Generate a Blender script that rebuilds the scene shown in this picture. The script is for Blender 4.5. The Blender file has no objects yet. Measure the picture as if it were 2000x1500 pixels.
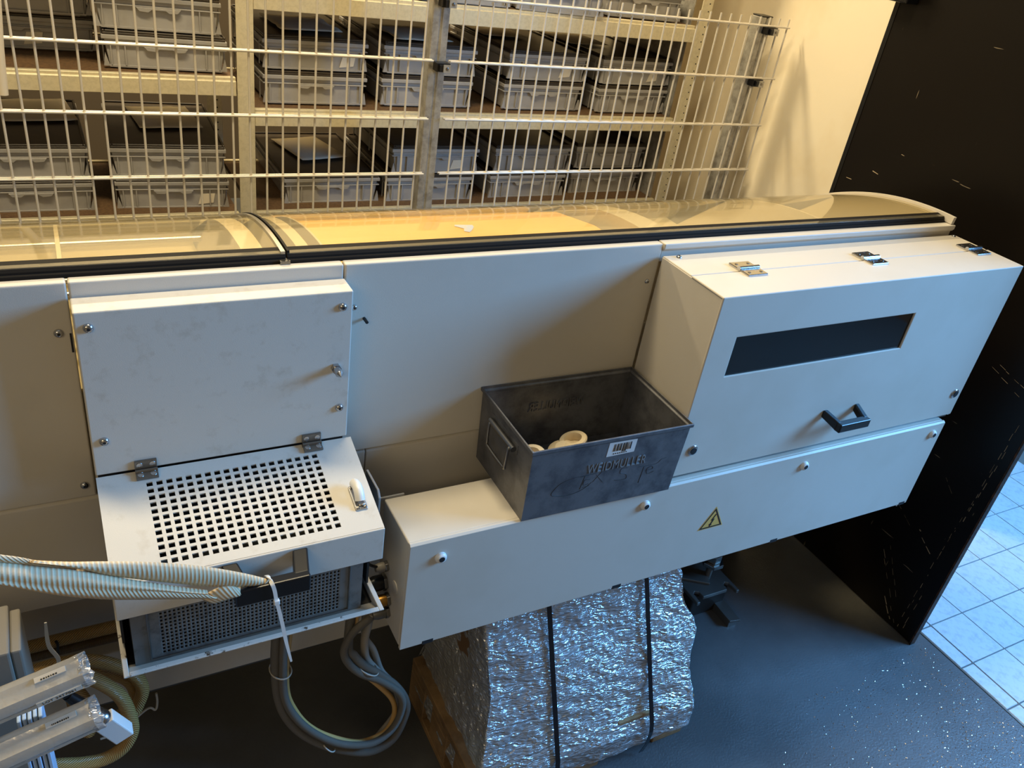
import bpy, bmesh, math, random
from mathutils import Matrix, Vector, noise
random.seed(7)
scene = bpy.context.scene
COL = scene.collection

# ------------------------------------------------------------------ camera
CAMZ = 1.75
RM = [[0.8802571934, -0.4528007770, 0.1418405081], [-0.1285977627, -0.5153988143, -0.8472465271], [0.4567383155, 0.7275544780, -0.5119126807]]
cd = bpy.data.cameras.new('camera'); cam = bpy.data.objects.new('camera', cd); COL.objects.link(cam)
cd.sensor_width = 36.0; cd.sensor_fit = 'HORIZONTAL'; cd.lens = 1620.0 / 2000.0 * 36.0
cd.clip_start = 0.02; cd.clip_end = 100
m = Matrix.Identity(4)
for i in range(3):
    m[i][0] = RM[0][i]; m[i][1] = -RM[1][i]; m[i][2] = -RM[2][i]
m.translation = (0, 0, CAMZ)
cam.matrix_world = m
scene.camera = cam

# ------------------------------------------------------------------ light
w = bpy.data.worlds.new('world'); scene.world = w; w.use_nodes = True
w.node_tree.nodes['Background'].inputs[0].default_value = (1.0, 0.82, 0.54, 1)
w.node_tree.nodes['Background'].inputs[1].default_value = 0.12

def area(name, loc, target, sx, sy, power, color, spread=180):
    l = bpy.data.lights.new(name, 'AREA'); l.shape = 'RECTANGLE'; l.size = sx; l.size_y = sy
    l.energy = power; l.color = color; l.spread = math.radians(spread)
    o = bpy.data.objects.new(name, l); COL.objects.link(o)
    o.location = loc
    d = Vector(target) - Vector(loc)
    o.rotation_euler = d.to_track_quat('-Z', 'Y').to_euler()
    return o
# daylight through the tall glazed front on the right hand side of the hall
area('daylight_window', (4.0, -0.05, 2.25), (1.2, 0.9, 0.8), 1.5, 1.3, 265, (0.15, 0.47, 1.0))
# warm ceiling lamps of the hall: one row above the racking, one row above the gangway
area('ceiling_lamp_racking', (0.6, 4.07, 3.64), (0.6, 3.2, 0.0), 1.3, 0.25, 140, (1.0, 0.83, 0.53))
area('ceiling_lamp_gangway', (0.2, 1.75, 3.9), (0.5, 2.6, 0.8), 1.6, 0.25, 105, (1.0, 0.83, 0.53))
area('ceiling_lamp_front', (-1.7, -1.5, 2.9), (0.1, 1.2, 0.5), 1.8, 0.9, 20, (1.0, 0.80, 0.50))

scene.view_settings.view_transform = 'Standard'
scene.view_settings.look = 'None'
scene.view_settings.exposure = 0.0
scene.view_settings.gamma = 1.0
scene.view_settings.use_curve_mapping = False

# ------------------------------------------------------------------ materials
def lin(c):
    c = c / 255.0
    return c / 12.92 if c <= 0.04045 else ((c + 0.055) / 1.055) ** 2.4
def rgb(r, g, b): return (lin(r), lin(g), lin(b), 1.0)

def mat(name, col, rough=0.5, metal=0.0, bump=None, var=None, spec=0.5, coat=0.0):
    """col rgb 0-255; bump=(scale,strength,distance); var=(scale,col2,lo,hi,detail)"""
    mt = bpy.data.materials.new(name); mt.use_nodes = True
    nt = mt.node_tree; b = nt.nodes['Principled BSDF']
    b.inputs['Base Color'].default_value = rgb(*col)
    b.inputs['Roughness'].default_value = rough
    b.inputs['Metallic'].default_value = metal
    b.inputs['Specular IOR Level'].default_value = spec
    b.inputs['Coat Weight'].default_value = coat
    tc = nt.nodes.new('ShaderNodeTexCoord')
    if var:
        n = nt.nodes.new('ShaderNodeTexNoise'); n.inputs['Scale'].default_value = var[0]
        n.inputs['Detail'].default_value = var[4] if len(var) > 4 else 4
        n.inputs['Roughness'].default_value = 0.65
        nt.links.new(tc.outputs['Object'], n.inputs['Vector'])
        r = nt.nodes.new('ShaderNodeValToRGB')
        r.color_ramp.elements[0].position = var[2]; r.color_ramp.elements[0].color = rgb(*col)
        r.color_ramp.elements[1].position = var[3]; r.color_ramp.elements[1].color = rgb(*var[1])
        nt.links.new(n.outputs['Fac'], r.inputs[0]); nt.links.new(r.outputs[0], b.inputs['Base Color'])
    if bump:
        n = nt.nodes.new('ShaderNodeTexNoise'); n.inputs['Scale'].default_value = bump[0]
        n.inputs['Detail'].default_value = 3
        nt.links.new(tc.outputs['Object'], n.inputs['Vector'])
        bp = nt.nodes.new('ShaderNodeBump'); bp.inputs['Strength'].default_value = bump[1]
        bp.inputs['Distance'].default_value = bump[2]
        nt.links.new(n.outputs['Fac'], bp.inputs['Height']); nt.links.new(bp.outputs[0], b.inputs['Normal'])
    return mt

M = {}
M['cream'] = mat('cream_powder_coat', (204, 196, 182), 0.42, bump=(900, 0.25, 0.0006), var=(3.0, (196, 187, 171), 0.45, 0.75))
M['cream_dirty'] = mat('cream_scuffed', (206, 199, 186), 0.48, bump=(700, 0.2, 0.0006), var=(34.0, (188, 177, 160), 0.55, 0.80, 9))
M['cream_edge'] = mat('cream_chipped_rim', (214, 208, 196), 0.45, var=(60.0, (92, 76, 60), 0.60, 0.66, 6))
M['black_gasket'] = mat('black_rubber', (30, 26, 21), 0.75, spec=0.15)
M['black_plastic'] = mat('black_plastic', (16, 16, 18), 0.32)
M['chrome'] = mat('bright_steel', (190, 190, 192), 0.22, 1.0)
M['steel'] = mat('brushed_steel', (135, 132, 128), 0.33, 1.0, bump=(120, 0.12, 0.001))
M['steel_dark'] = mat('oily_steel', (112, 110, 106), 0.40, 0.7, bump=(60, 0.2, 0.001))
M['dark_inside'] = mat('dark_sludge_and_shade', (30, 26, 22), 0.6)  # sludge and foot block; also shade painted inside chute, cabinet and basket
M['tray_steel'] = mat('stainless_basket', (132, 130, 126), 0.32, 0.55, var=(40, (96, 92, 88), 0.5, 0.75))
M['bin'] = mat('worn_galvanised_bin', (118, 118, 120), 0.42, 0.5, bump=(70, 0.3, 0.0012), var=(18, (84, 84, 88), 0.42, 0.66, 8))
M['bin_raised'] = mat('lightened_raised_steel', (150, 150, 150), 0.4, 0.5)  # lighter than the bin: relief highlight put into the lettering's colour
M['trough'] = mat('dull_beige_sheet', (150, 138, 104), 0.5)
M['label_film'] = mat('sticker_under_film', (196, 186, 170), 0.4)
M['bin_mark'] = mat('dark_scratch', (38, 36, 36), 0.6)
M['galv'] = mat('galvanised_wire', (214, 206, 190), 0.40, 0.15)
M['galv_post'] = mat('galvanised_post', (178, 174, 164), 0.40, 0.45, bump=(40, 0.1, 0.002), var=(30, (146, 141, 131), 0.42, 0.66, 4))
M['rack'] = mat('galvanised_rack', (214, 202, 168), 0.42, 0.15, bump=(160, 0.10, 0.001), var=(70, (204, 192, 158), 0.45, 0.6))
M['board'] = mat('brown_chipboard', (112, 84, 54), 0.7, var=(90, (84, 62, 40), 0.4, 0.65, 6))
M['crate'] = mat('grey_crate_plastic', (160, 156, 150), 0.45, var=(9, (146, 142, 136), 0.45, 0.7))
M['crate_lid'] = mat('dark_lid_plastic', (54, 46, 37), 0.38, var=(16, (70, 58, 44), 0.45, 0.7))
M['paper'] = mat('paper', (222, 212, 190), 0.8, bump=(30, 0.15, 0.004))
M['label_white'] = mat('sticker_white', (214, 210, 204), 0.6)
M['ink'] = mat('printed_ink', (22, 22, 24), 0.7)
M['yellow_sign'] = mat('warning_yellow', (222, 178, 92), 0.5)
M['white_plastic'] = mat('white_plastic', (232, 230, 224), 0.35)
M['ivory_plastic'] = mat('ivory_plastic', (226, 208, 172), 0.4)
M['orange_sheet'] = mat('orange_yellow_sheet', (234, 194, 108), 0.5, var=(6, (226, 184, 98), 0.4, 0.7))
M['wood'] = mat('pallet_wood', (156, 124, 84), 0.75, bump=(40, 0.3, 0.002), var=(12, (104, 78, 48), 0.4, 0.7, 8))
M['carton'] = mat('brown_carton', (112, 84, 56), 0.8)
M['cargo_grey'] = mat('grey_wrapped_goods', (120, 124, 130), 0.6, var=(20, (60, 60, 64), 0.4, 0.65, 6))
M['strap_black'] = mat('black_strapping', (12, 12, 16), 0.35)
M['conduit'] = mat('grey_conduit', (150, 143, 132), 0.5)
M['conduit_dark'] = mat('dark_conduit', (70, 62, 52), 0.5)
M['tan_hose'] = mat('tan_hose', (204, 160, 94), 0.45)
M['brass'] = mat('brass', (176, 130, 62), 0.35, 0.9)
M['grey_box'] = mat('grey_enclosure', (128, 122, 112), 0.5)
M['blue_plastic'] = mat('pale_blue_plastic', (176, 198, 222), 0.35)
M['mid_grey'] = mat('grey_beam_paint', (150, 148, 146), 0.5)
M['wall'] = mat('cream_wall_paint', (236, 222, 192), 0.8, bump=(60, 0.06, 0.004), var=(2.5, (226, 208, 172), 0.45, 0.75))
M['back_shade'] = mat('back_shade_brown', (86, 74, 58), 0.85)  # darkness behind the racking, put into a colour
M['tile'] = mat('floor_tile', (186, 194, 198), 0.4, bump=(90, 0.08, 0.001), var=(40, (160, 168, 174), 0.48, 0.72, 8))
M['grout'] = mat('grout', (104, 104, 100), 0.9)
M['fluff'] = mat('torn_tape', (168, 166, 158), 0.6)
M['chip'] = mat('metal_chips', (220, 222, 226), 0.25, 0.9)

# painted floor: dull grey paint with small pits
def floor_mat():
    mt = mat('grey_floor_paint', (90, 91, 92), 0.40, var=(1.6, (68, 69, 70), 0.42, 0.68, 8))
    nt = mt.node_tree; b = nt.nodes['Principled BSDF']
    tc = nt.nodes.new('ShaderNodeTexCoord')
    n = nt.nodes.new('ShaderNodeTexNoise'); n.inputs['Scale'].default_value = 170; n.inputs['Detail'].default_value = 4
    v = nt.nodes.new('ShaderNodeTexNoise'); v.inputs['Scale'].default_value = 12; v.inputs['Detail'].default_value = 2
    nt.links.new(tc.outputs['Object'], n.inputs['Vector']); nt.links.new(tc.outputs['Object'], v.inputs['Vector'])
    mu = nt.nodes.new('ShaderNodeMath'); mu.operation = 'MULTIPLY'
    nt.links.new(n.outputs['Fac'], mu.inputs[0]); nt.links.new(v.outputs['Fac'], mu.inputs[1])
    bp = nt.nodes.new('ShaderNodeBump'); bp.inputs['Strength'].default_value = 0.55; bp.inputs['Distance'].default_value = 0.003
    nt.links.new(mu.outputs[0], bp.inputs['Height']); nt.links.new(bp.outputs[0], b.inputs['Normal'])
    return mt
M['floor'] = floor_mat()

# scratched dark board
def scratched():
    mt = mat('dark_coated_board', (15, 11, 8), 0.34, spec=0.3)
    nt = mt.node_tree; b = nt.nodes['Principled BSDF']
    tc = nt.nodes.new('ShaderNodeTexCoord')
    def lines(scale, stretch, rot, thr):
        mp = nt.nodes.new('ShaderNodeMapping'); mp.inputs['Scale'].default_value = stretch
        mp.inputs['Rotation'].default_value = rot
        nt.links.new(tc.outputs['Object'], mp.inputs[0])
        n = nt.nodes.new('ShaderNodeTexNoise'); n.inputs['Scale'].default_value = scale; n.inputs['Detail'].default_value = 2
        nt.links.new(mp.outputs[0], n.inputs['Vector'])
        r = nt.nodes.new('ShaderNodeValToRGB'); r.color_ramp.elements[0].position = thr; r.color_ramp.elements[1].position = thr + 0.015
        nt.links.new(n.outputs['Fac'], r.inputs[0]); return r
    a = lines(9, (1, 1.2, 14), (0.15, 0, 0), 0.765)
    c = lines(8, (1, 13, 1.2), (0.05, 0, 0), 0.77)
    mx = nt.nodes.new('ShaderNodeMath'); mx.operation = 'MAXIMUM'
    nt.links.new(a.outputs[0], mx.inputs[0]); nt.links.new(c.outputs[0], mx.inputs[1])
    mix = nt.nodes.new('ShaderNodeMix'); mix.data_type = 'RGBA'
    mix.inputs[6].default_value = rgb(15, 11, 8); mix.inputs[7].default_value = rgb(120, 108, 90)
    nt.links.new(mx.outputs[0], mix.inputs[0]); nt.links.new(mix.outputs[2], b.inputs['Base Color'])
    return mt
M['dark_board'] = scratched()
M['scratch'] = mat('bare_wood_scratch', (168, 150, 122), 0.8)
M['board_edge'] = mat('worn_plywood_edge', (70, 44, 28), 0.7, var=(60, (28, 20, 14), 0.4, 0.6))

def shell_mat(name, tint, haze, hazecol, rough, bump=None, fres=1.5, extra=0.0):
    mt = bpy.data.materials.new(name); mt.use_nodes = True
    nt = mt.node_tree; nt.nodes.clear()
    out = nt.nodes.new('ShaderNodeOutputMaterial')
    tr = nt.nodes.new('ShaderNodeBsdfTransparent'); tr.inputs[0].default_value = tint
    gl = nt.nodes.new('ShaderNodeBsdfGlossy'); gl.inputs['Roughness'].default_value = rough
    df = nt.nodes.new('ShaderNodeBsdfDiffuse'); df.inputs[0].default_value = hazecol
    fr = nt.nodes.new('ShaderNodeFresnel'); fr.inputs[0].default_value = fres
    ad = nt.nodes.new('ShaderNodeMath'); ad.operation = 'ADD'; ad.inputs[1].default_value = extra; ad.use_clamp = True
    geo = nt.nodes.new('ShaderNodeNewGeometry'); inv = nt.nodes.new('ShaderNodeMath'); inv.operation = 'SUBTRACT'; inv.inputs[0].default_value = 1.0
    nt.links.new(geo.outputs['Backfacing'], inv.inputs[1])     # a thin sheet reflects at its outer face only
    mu = nt.nodes.new('ShaderNodeMath'); mu.operation = 'MULTIPLY'
    nt.links.new(fr.outputs[0], mu.inputs[0]); nt.links.new(inv.outputs[0], mu.inputs[1]); nt.links.new(mu.outputs[0], ad.inputs[0])
    m1 = nt.nodes.new('ShaderNodeMixShader'); m1.inputs[0].default_value = haze
    nt.links.new(tr.outputs[0], m1.inputs[1]); nt.links.new(df.outputs[0], m1.inputs[2])
    m2 = nt.nodes.new('ShaderNodeMixShader'); nt.links.new(ad.outputs[0], m2.inputs[0])
    nt.links.new(m1.outputs[0], m2.inputs[1]); nt.links.new(gl.outputs[0], m2.inputs[2])
    nt.links.new(m2.outputs[0], out.inputs[0])
    if bump:
        tc = nt.nodes.new('ShaderNodeTexCoord'); mp = nt.nodes.new('ShaderNodeMapping')
        mp.inputs['Scale'].default_value = bump[3]; mp.inputs['Rotation'].default_value = bump[4]
        nt.links.new(tc.outputs['Object'], mp.inputs[0])
        n0 = nt.nodes.new('ShaderNodeTexNoise'); n0.inputs['Scale'].default_value = bump[0] * .3; n0.inputs['Detail'].default_value = 3
        nt.links.new(mp.outputs[0], n0.inputs['Vector'])
        wa = nt.nodes.new('ShaderNodeMix'); wa.data_type = 'VECTOR'; wa.inputs[0].default_value = 0.16     # warped cells = crumpled film
        nt.links.new(mp.outputs[0], wa.inputs[4]); nt.links.new(n0.outputs['Color'], wa.inputs[5])
        n = nt.nodes.new('ShaderNodeTexVoronoi'); n.inputs['Scale'].default_value = bump[0]; n.inputs['Detail'].default_value = 1.5
        nt.links.new(wa.outputs[1], n.inputs['Vector'])
        bp = nt.nodes.new('ShaderNodeBump'); bp.inputs['Strength'].default_value = bump[1]; bp.inputs['Distance'].default_value = bump[2]
        nt.links.new(n.outputs['Distance'], bp.inputs['Height'])
        for s in (gl, df): nt.links.new(bp.outputs[0], s.inputs['Normal'])
    return mt
M['lid'] = shell_mat('hazed_polycarbonate', (0.96, 0.92, 0.80, 1), 0.10, (0.80, 0.70, 0.46, 1), 0.05, extra=0.0)
M['window'] = shell_mat('tinted_pane', (0.10, 0.10, 0.10, 1), 0.1, (0.02, 0.02, 0.03, 1), 0.05, extra=0.02)
M['film'] = shell_mat('stretch_film', (0.84, 0.86, 0.88, 1), 0.46, (0.62, 0.64, 0.66, 1), 0.19, bump=(52, 0.6, 0.010, (0.5, 0.6, 1.9), (0.0, 0.4, 0.0)), extra=0.34)
M['film_bar'] = mat('crinkled_silver_film', (226, 220, 208), 0.20, 0.65, bump=(45, 0.35, 0.003))

def stripes(name, c1, c2, scale, rough, bumpd, axis='X', metal=0.0):
    mt = mat(name, c1, rough, metal)
    nt = mt.node_tree; b = nt.nodes['Principled BSDF']
    uv = nt.nodes.new('ShaderNodeUVMap')
    wv = nt.nodes.new('ShaderNodeTexWave'); wv.wave_type = 'BANDS'; wv.bands_direction = axis
    wv.inputs['Scale'].default_value = scale; wv.inputs['Distortion'].default_value = 0.6; wv.inputs['Detail'].default_value = 2
    wv.inputs['Detail Scale'].default_value = 2.0
    nt.links.new(uv.outputs[0], wv.inputs['Vector'])
    mix = nt.nodes.new('ShaderNodeMix'); mix.data_type = 'RGBA'
    mix.inputs[6].default_value = rgb(*c2); mix.inputs[7].default_value = rgb(*c1)
    nt.links.new(wv.outputs['Fac'], mix.inputs[0]); nt.links.new(mix.outputs[2], b.inputs['Base Color'])
    bp = nt.nodes.new('ShaderNodeBump'); bp.inputs['Distance'].default_value = bumpd; bp.inputs['Strength'].default_value = 0.9
    nt.links.new(wv.outputs['Fac'], bp.inputs['Height']); nt.links.new(bp.outputs[0], b.inputs['Normal'])
    return mt
M['webbing'] = stripes('ribbed_webbing', (226, 204, 168), (196, 170, 132), 30, 0.6, 0.0012)
M['braid'] = stripes('braided_hose', (214, 176, 108), (140, 102, 54), 30, 0.28, 0.001, 'DIAGONAL')
M['ribbed'] = stripes('ribbed_conduit', (158, 150, 136), (98, 91, 80), 55, 0.5, 0.002)
M['ribbed_tan'] = stripes('ribbed_tan_conduit', (150, 118, 72), (92, 68, 38), 45, 0.45, 0.002)

# ------------------------------------------------------------------ mesh helpers
class MB:
    def __init__(s): s.v = []; s.f = []; s.uv = []
    def add(s, v, f, uv=None):
        n = len(s.v); s.v += [tuple(p) for p in v]; s.f += [tuple(i + n for i in q) for q in f]
        s.uv += (list(uv) if uv else [(0, 0)] * len(v))
        return s
    def box(s, x0, x1, y0, y1, z0, z1):
        v = [(x, y, z) for z in (z0, z1) for y in (y0, y1) for x in (x0, x1)]
        return s.add(v, [(0, 2, 3, 1), (4, 5, 7, 6), (0, 1, 5, 4), (2, 6, 7, 3), (0, 4, 6, 2), (1, 3, 7, 5)])
    def prism(s, poly, axis, a, b):
        """poly: 2d points; axis 'x': (y,z), 'y': (x,z), 'z': (x,y)"""
        def P(p, t):
            return {'x': (t, p[0], p[1]), 'y': (p[0], t, p[1]), 'z': (p[0], p[1], t)}[axis]
        n = len(poly)
        v = [P(p, a) for p in poly] + [P(p, b) for p in poly]
        f = [tuple(range(n))[::-1], tuple(range(n, 2 * n))] + [(i, (i + 1) % n, n + (i + 1) % n, n + i) for i in range(n)]
        return s.add(v, f)
    def cyl(s, p0, p1, r0, r1=None, n=16):
        r1 = r0 if r1 is None else r1
        p0 = Vector(p0); p1 = Vector(p1); q = (p1 - p0).to_track_quat('Z', 'Y')
        v = []
        for p, r in ((p0, r0), (p1, r1)):
            for k in range(n):
                a = 2 * math.pi * k / n
                v.append(p + q @ Vector((r * math.cos(a), r * math.sin(a), 0)))
        f = [(k, (k + 1) % n, n + (k + 1) % n, n + k) for k in range(n)] + [tuple(range(n))[::-1], tuple(range(n, 2 * n))]
        return s.add(v, f)
    def lathe(s, prof, p0, d, n=20):
        """prof: (r, h) along direction d from p0"""
        p0 = Vector(p0); d = Vector(d).normalized(); q = d.to_track_quat('Z', 'Y')
        v = []; f = []
        for r, h in prof:
            for k in range(n):
                a = 2 * math.pi * k / n
                v.append(p0 + q @ Vector((r * math.cos(a), r * math.sin(a), h)))
        for j in range(len(prof) - 1):
            for k in range(n):
                f.append((j * n + k, j * n + (k + 1) % n, (j + 1) * n + (k + 1) % n, (j + 1) * n + k))
        f.append(tuple(range(n))[::-1]); f.append(tuple(range((len(prof) - 1) * n, len(prof) * n)))
        return s.add(v, f)
    def tube(s, pts, r, n=10, sub=5, caps=True):
        pts = spline(pts, sub)
        v = []; f = []; uv = []; L = 0
        up = Vector((0, 0, 1)); prev = None
        for i, p in enumerate(pts):
            t = (pts[min(i + 1, len(pts) - 1)] - pts[max(i - 1, 0)]).normalized()
            if prev is None:
                a = t.orthogonal().normalized()
            else:
                a = (prev - t * prev.dot(t)).normalized()
            prev = a; b = t.cross(a)
            if i: L += (p - pts[i - 1]).length
            for k in range(n):
                an = 2 * math.pi * k / n
                v.append(p + (a * math.cos(an) + b * math.sin(an)) * r); uv.append((L * 4, k / n * 0.35))
        m_ = len(pts)
        for i in range(m_ - 1):
            for k in range(n):
                f.append((i * n + k, i * n + (k + 1) % n, (i + 1) * n + (k + 1) % n, (i + 1) * n + k))
        if caps:
            f.append(tuple(range(n))[::-1]); f.append(tuple(range((m_ - 1) * n, m_ * n)))
        return s.add(v, f, uv)
    def grid(s, rows, uvs=None):
        n = len(rows[0]); v = [p for r in rows for p in r]
        f = [(i * n + k, i * n + k + 1, (i + 1) * n + k + 1, (i + 1) * n + k) for i in range(len(rows) - 1) for k in range(n - 1)]
        return s.add(v, f, uvs)
    def xform(s, mt):
        s.v = [tuple(mt @ Vector(p)) for p in s.v]; return s

def spline(pts, sub=5):
    p = [Vector(q) for q in pts]
    if len(p) < 3 or sub <= 1: return p
    out = []
    for i in range(len(p) - 1):
        a = p[max(i - 1, 0)]; b = p[i]; c = p[i + 1]; d = p[min(i + 2, len(p) - 1)]
        for k in range(sub):
            t = k / sub
            out.append(0.5 * ((2 * b) + (c - a) * t + (2 * a - 5 * b + 4 * c - d) * t * t + (-a + 3 * b - 3 * c + d) * t ** 3))
    out.append(p[-1]); return out

def mesh(name, mb, material, smooth=None):
    me = bpy.data.meshes.new(name)
    me.from_pydata(mb.v, [], mb.f); me.validate(clean_customdata=False)
    if any(u != (0, 0) for u in mb.uv):
        ul = me.uv_layers.new(name='UVMap')
        for lp in me.loops: ul.data[lp.index].uv = mb.uv[lp.vertex_index]
    me.materials.append(material)
    if smooth is not None:
        for p in me.polygons: p.use_smooth = True
        me.set_sharp_from_angle(angle=math.radians(smooth))
    return me

def obj(name, mb, material, parent=None, smooth=None, bevel=0.0, seg=2, fix=True):
    me = mb if isinstance(mb, bpy.types.Mesh) else mesh(name, mb, material, smooth)
    if fix and not isinstance(mb, bpy.types.Mesh):
        bm = bmesh.new(); bm.from_mesh(me); bmesh.ops.recalc_face_normals(bm, faces=bm.faces); bm.to_mesh(me); bm.free()
    o = bpy.data.objects.new(name, me); COL.objects.link(o)
    if parent is not None:
        o.parent = parent; o.matrix_parent_inverse = winv(parent)
    if bevel:
        b = o.modifiers.new('bevel', 'BEVEL'); b.width = bevel; b.segments = seg; b.limit_method = 'ANGLE'; b.angle_limit = math.radians(40)
    return o
def winv(p):
    # things stand unrotated while they are built; parts that carry sub-parts sit at the origin of the scene
    return Matrix.Translation(-Vector(p.location)) if p.type == 'EMPTY' else Matrix.Identity(4)
def thing(name, label, cat, loc, group=None):
    o = bpy.data.objects.new(name, None); COL.objects.link(o); o.empty_display_size = 0.05
    o.location = loc; o['label'] = label; o['category'] = cat
    if group: o['group'] = group
    return o
def tag(o, label, cat, group=None):
    o['label'] = label; o['category'] = cat
    if group: o['group'] = group
    return o
def struct(o): o['kind'] = 'structure'; return o
def text_mesh(name, body, size, extrude, material, mt, xs=1.0):
    cu = bpy.data.curves.new(name, 'FONT'); cu.body = body; cu.size = size; cu.extrude = extrude
    cu.align_x = 'CENTER'; cu.align_y = 'CENTER'; cu.resolution_u = 3; cu.space_character = 1.08
    to = bpy.data.objects.new(name, cu); COL.objects.link(to)
    dg = bpy.context.evaluated_depsgraph_get(); dg.update()
    me = bpy.data.meshes.new_from_object(to.evaluated_get(dg))
    bpy.data.objects.remove(to, do_unlink=True); bpy.data.curves.remove(cu)
    me.transform(mt @ Matrix.Diagonal((xs, 1, 1, 1)))
    me.materials.clear(); me.materials.append(material); me.name = name
    return me
FRONT = Matrix(((1, 0, 0, 0), (0, 0, -1, 0), (0, 1, 0, 0), (0, 0, 0, 1)))   # text plane facing -Y

# ================================================================== THE SETTING
ZF = -0.10                                   # floor level
fl = struct(obj('floor', MB().box(-3.0, 2.260, -1.5, 5.2, ZF - .10, ZF), M['floor']))
gr = obj('grout_bed', MB().box(2.260, 4.3, -1.5, 5.2, ZF - .10, ZF - .004), M['grout'], fl)
tm = mesh('tile', MB().box(-0.0777, 0.0777, -0.0777, 0.0777, -0.004, 0.0015), M['tile'])
def project(p):
    q = Vector(p) - Vector((0, 0, CAMZ)); c = [sum(RM[i][k] * q[k] for k in range(3)) for i in range(3)]
    return (c[0] / c[2] * 1620 + 1000, c[1] / c[2] * 1620 + 750) if c[2] > 0.05 else None
for ix in range(9):
    for iy in range(-4, 12):
        x = 2.3254 - 0.0798 + 0.1596 * ix; y = 0.9391 - 0.0798 + 0.1596 * iy
        p = project((x, y, ZF))
        if p and p[0] < 2150 and 700 < p[1] < 1650:     # tiles the photograph shows, and a ring around them
            hw = 0.0777
            if ix == 0:
                obj('tile', MB().box(2.268, x + hw, y - hw, y + hw, ZF - 0.004, ZF + 0.0015), M['tile'], fl, bevel=0.002, seg=1)
            else:
                o = obj('tile', tm, None, fl); o.location = (x, y, ZF)
edge = obj('edge_strip', MB().box(2.260, 2.2645, -1.5, 1.8, ZF - 0.02, ZF + 0.002), M['steel'], fl)
# chips swept around on the painted floor
chips = MB()
for k in range(3200):
    x = 1.32 + random.random() ** 0.7 * 0.91; y = 0.44 + random.random() * 0.44 - (0.10 if x < 1.6 else 0)
    if random.random() > (x - 1.21) / 0.95 * (1.15 - (y - 0.37)): continue
    r = 0.0006 + 0.0016 * random.random() ** 3; a = random.random() * 6.28
    d = Vector((math.cos(a), math.sin(a), 0)) * r * random.uniform(1, 2.2); e = Vector((-math.sin(a), math.cos(a), 0)) * r
    p = Vector((x, y, ZF + 0.0006)); t = Vector((0, 0, random.uniform(0.0002, 0.0016)))
    chips.add([p - d, p + e, p + d + t, p - e, p + t * 1.4], [(0, 1, 4), (1, 2, 4), (2, 3, 4), (3, 0, 4), (0, 3, 2, 1)])
ch = obj('swarf_chips', chips, M['chip'], fix=False); ch['kind'] = 'stuff'
tag(ch, 'fine bright metal chips scattered over the grey floor beside the tiles', 'metal chips')

struct(obj('wall_right', MB().box(2.905, 3.05, 1.32, 5.2, ZF, 4.2), M['wall']))
struct(obj('wall_back', MB().box(-3.0, 2.905, 5.0, 5.2, ZF, 4.2), M['wall']))
struct(obj('back_shade_sheet', MB().box(-3.0, 2.905, 4.98, 5.0, ZF, 1.75), M['back_shade']))  # added dark sheet: paints the shade in the gaps between the crates
struct(obj('ceiling', MB().box(-3.0, 3.05, -0.5, 5.2, 4.2, 4.3), M['wall']))

# dark coated board standing at the end of the machine
pb = thing('partition_board', 'tall scratched dark brown board standing upright at the right end of the machine', 'partition', (2.193, 1.344, ZF))
obj('board_face', MB().box(2.184, 2.203, 0.911, 1.777, ZF + 0.003, 2.3), M['dark_board'], pb, bevel=0.0015, seg=1)
obj('edge_band', MB().box(2.1830, 2.204, 0.906, 0.9115, ZF, 2.3), M['board_edge'], pb)
obj('edge_band', MB().box(2.1825, 2.205, 1.771, 1.786, ZF, 2.3), M['black_plastic'], pb)
sc = MB()
for (y0, z0, y1, z1, t) in [(.93, .02, 1.06, .21, .0016), (.915, .02, .905, .42, .0014), (.90, .03, .893, .18, .0014), (.945, .02, 1.0, .09, .003),
                            (.96, .10, 1.05, .25, .0012), (.905, .30, .888, .78, .001), (.897, .45, .886, .70, .0016), (1.02, .33, 1.13, .40, .001),
                            (.93, .30, .99, .34, .003), (.955, .50, .99, .53, .001), (1.2, .40, 1.32, .52, .001), (.92, .84, 1.02, .87, .0012),
                            (.91, .86, 1.0, .885, .001), (1.57, 1.20, 1.54, 1.195, .002), (1.63, 1.155, 1.655, 1.155, .003), (1.5, 1.27, 1.47, 1.265, .002)]:
    y0, y1, z0, z1 = y0 * 1.057, y1 * 1.057, z0 * 1.057 + ZF, z1 * 1.057 + ZF
    d = Vector((0, y1 - y0, z1 - z0)); L = d.length; d /= L; n = Vector((0, -d.z, d.y)); k = 0.0
    while k < L:                                   # broken scratch, every dash a shallow groove of bare wood
        l = random.uniform(0.006, 0.03); p = Vector((2.1835, y0, z0)) + d * k + n * random.uniform(-.003, .003); h = t * random.uniform(.4, 1.0)
        q = p + d * min(l, L - k)
        sc.add([p - n * h * .3, q - n * h * .5, q + n * h * .5, p + n * h, p + Vector((.001, 0, 0))], [(0, 1, 2, 3)])
        k += l + random.uniform(0.0, 0.035)
obj('scratches', sc, M['scratch'], pb, fix=False)['kind'] = 'stuff'
tag(obj('door_closer', MB().box(2.135, 2.184, 1.712, 1.829, 1.621, 1.70), M['black_plastic'], bevel=0.004), 'small black metal bracket at the top edge of the dark board', 'bracket')

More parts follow.
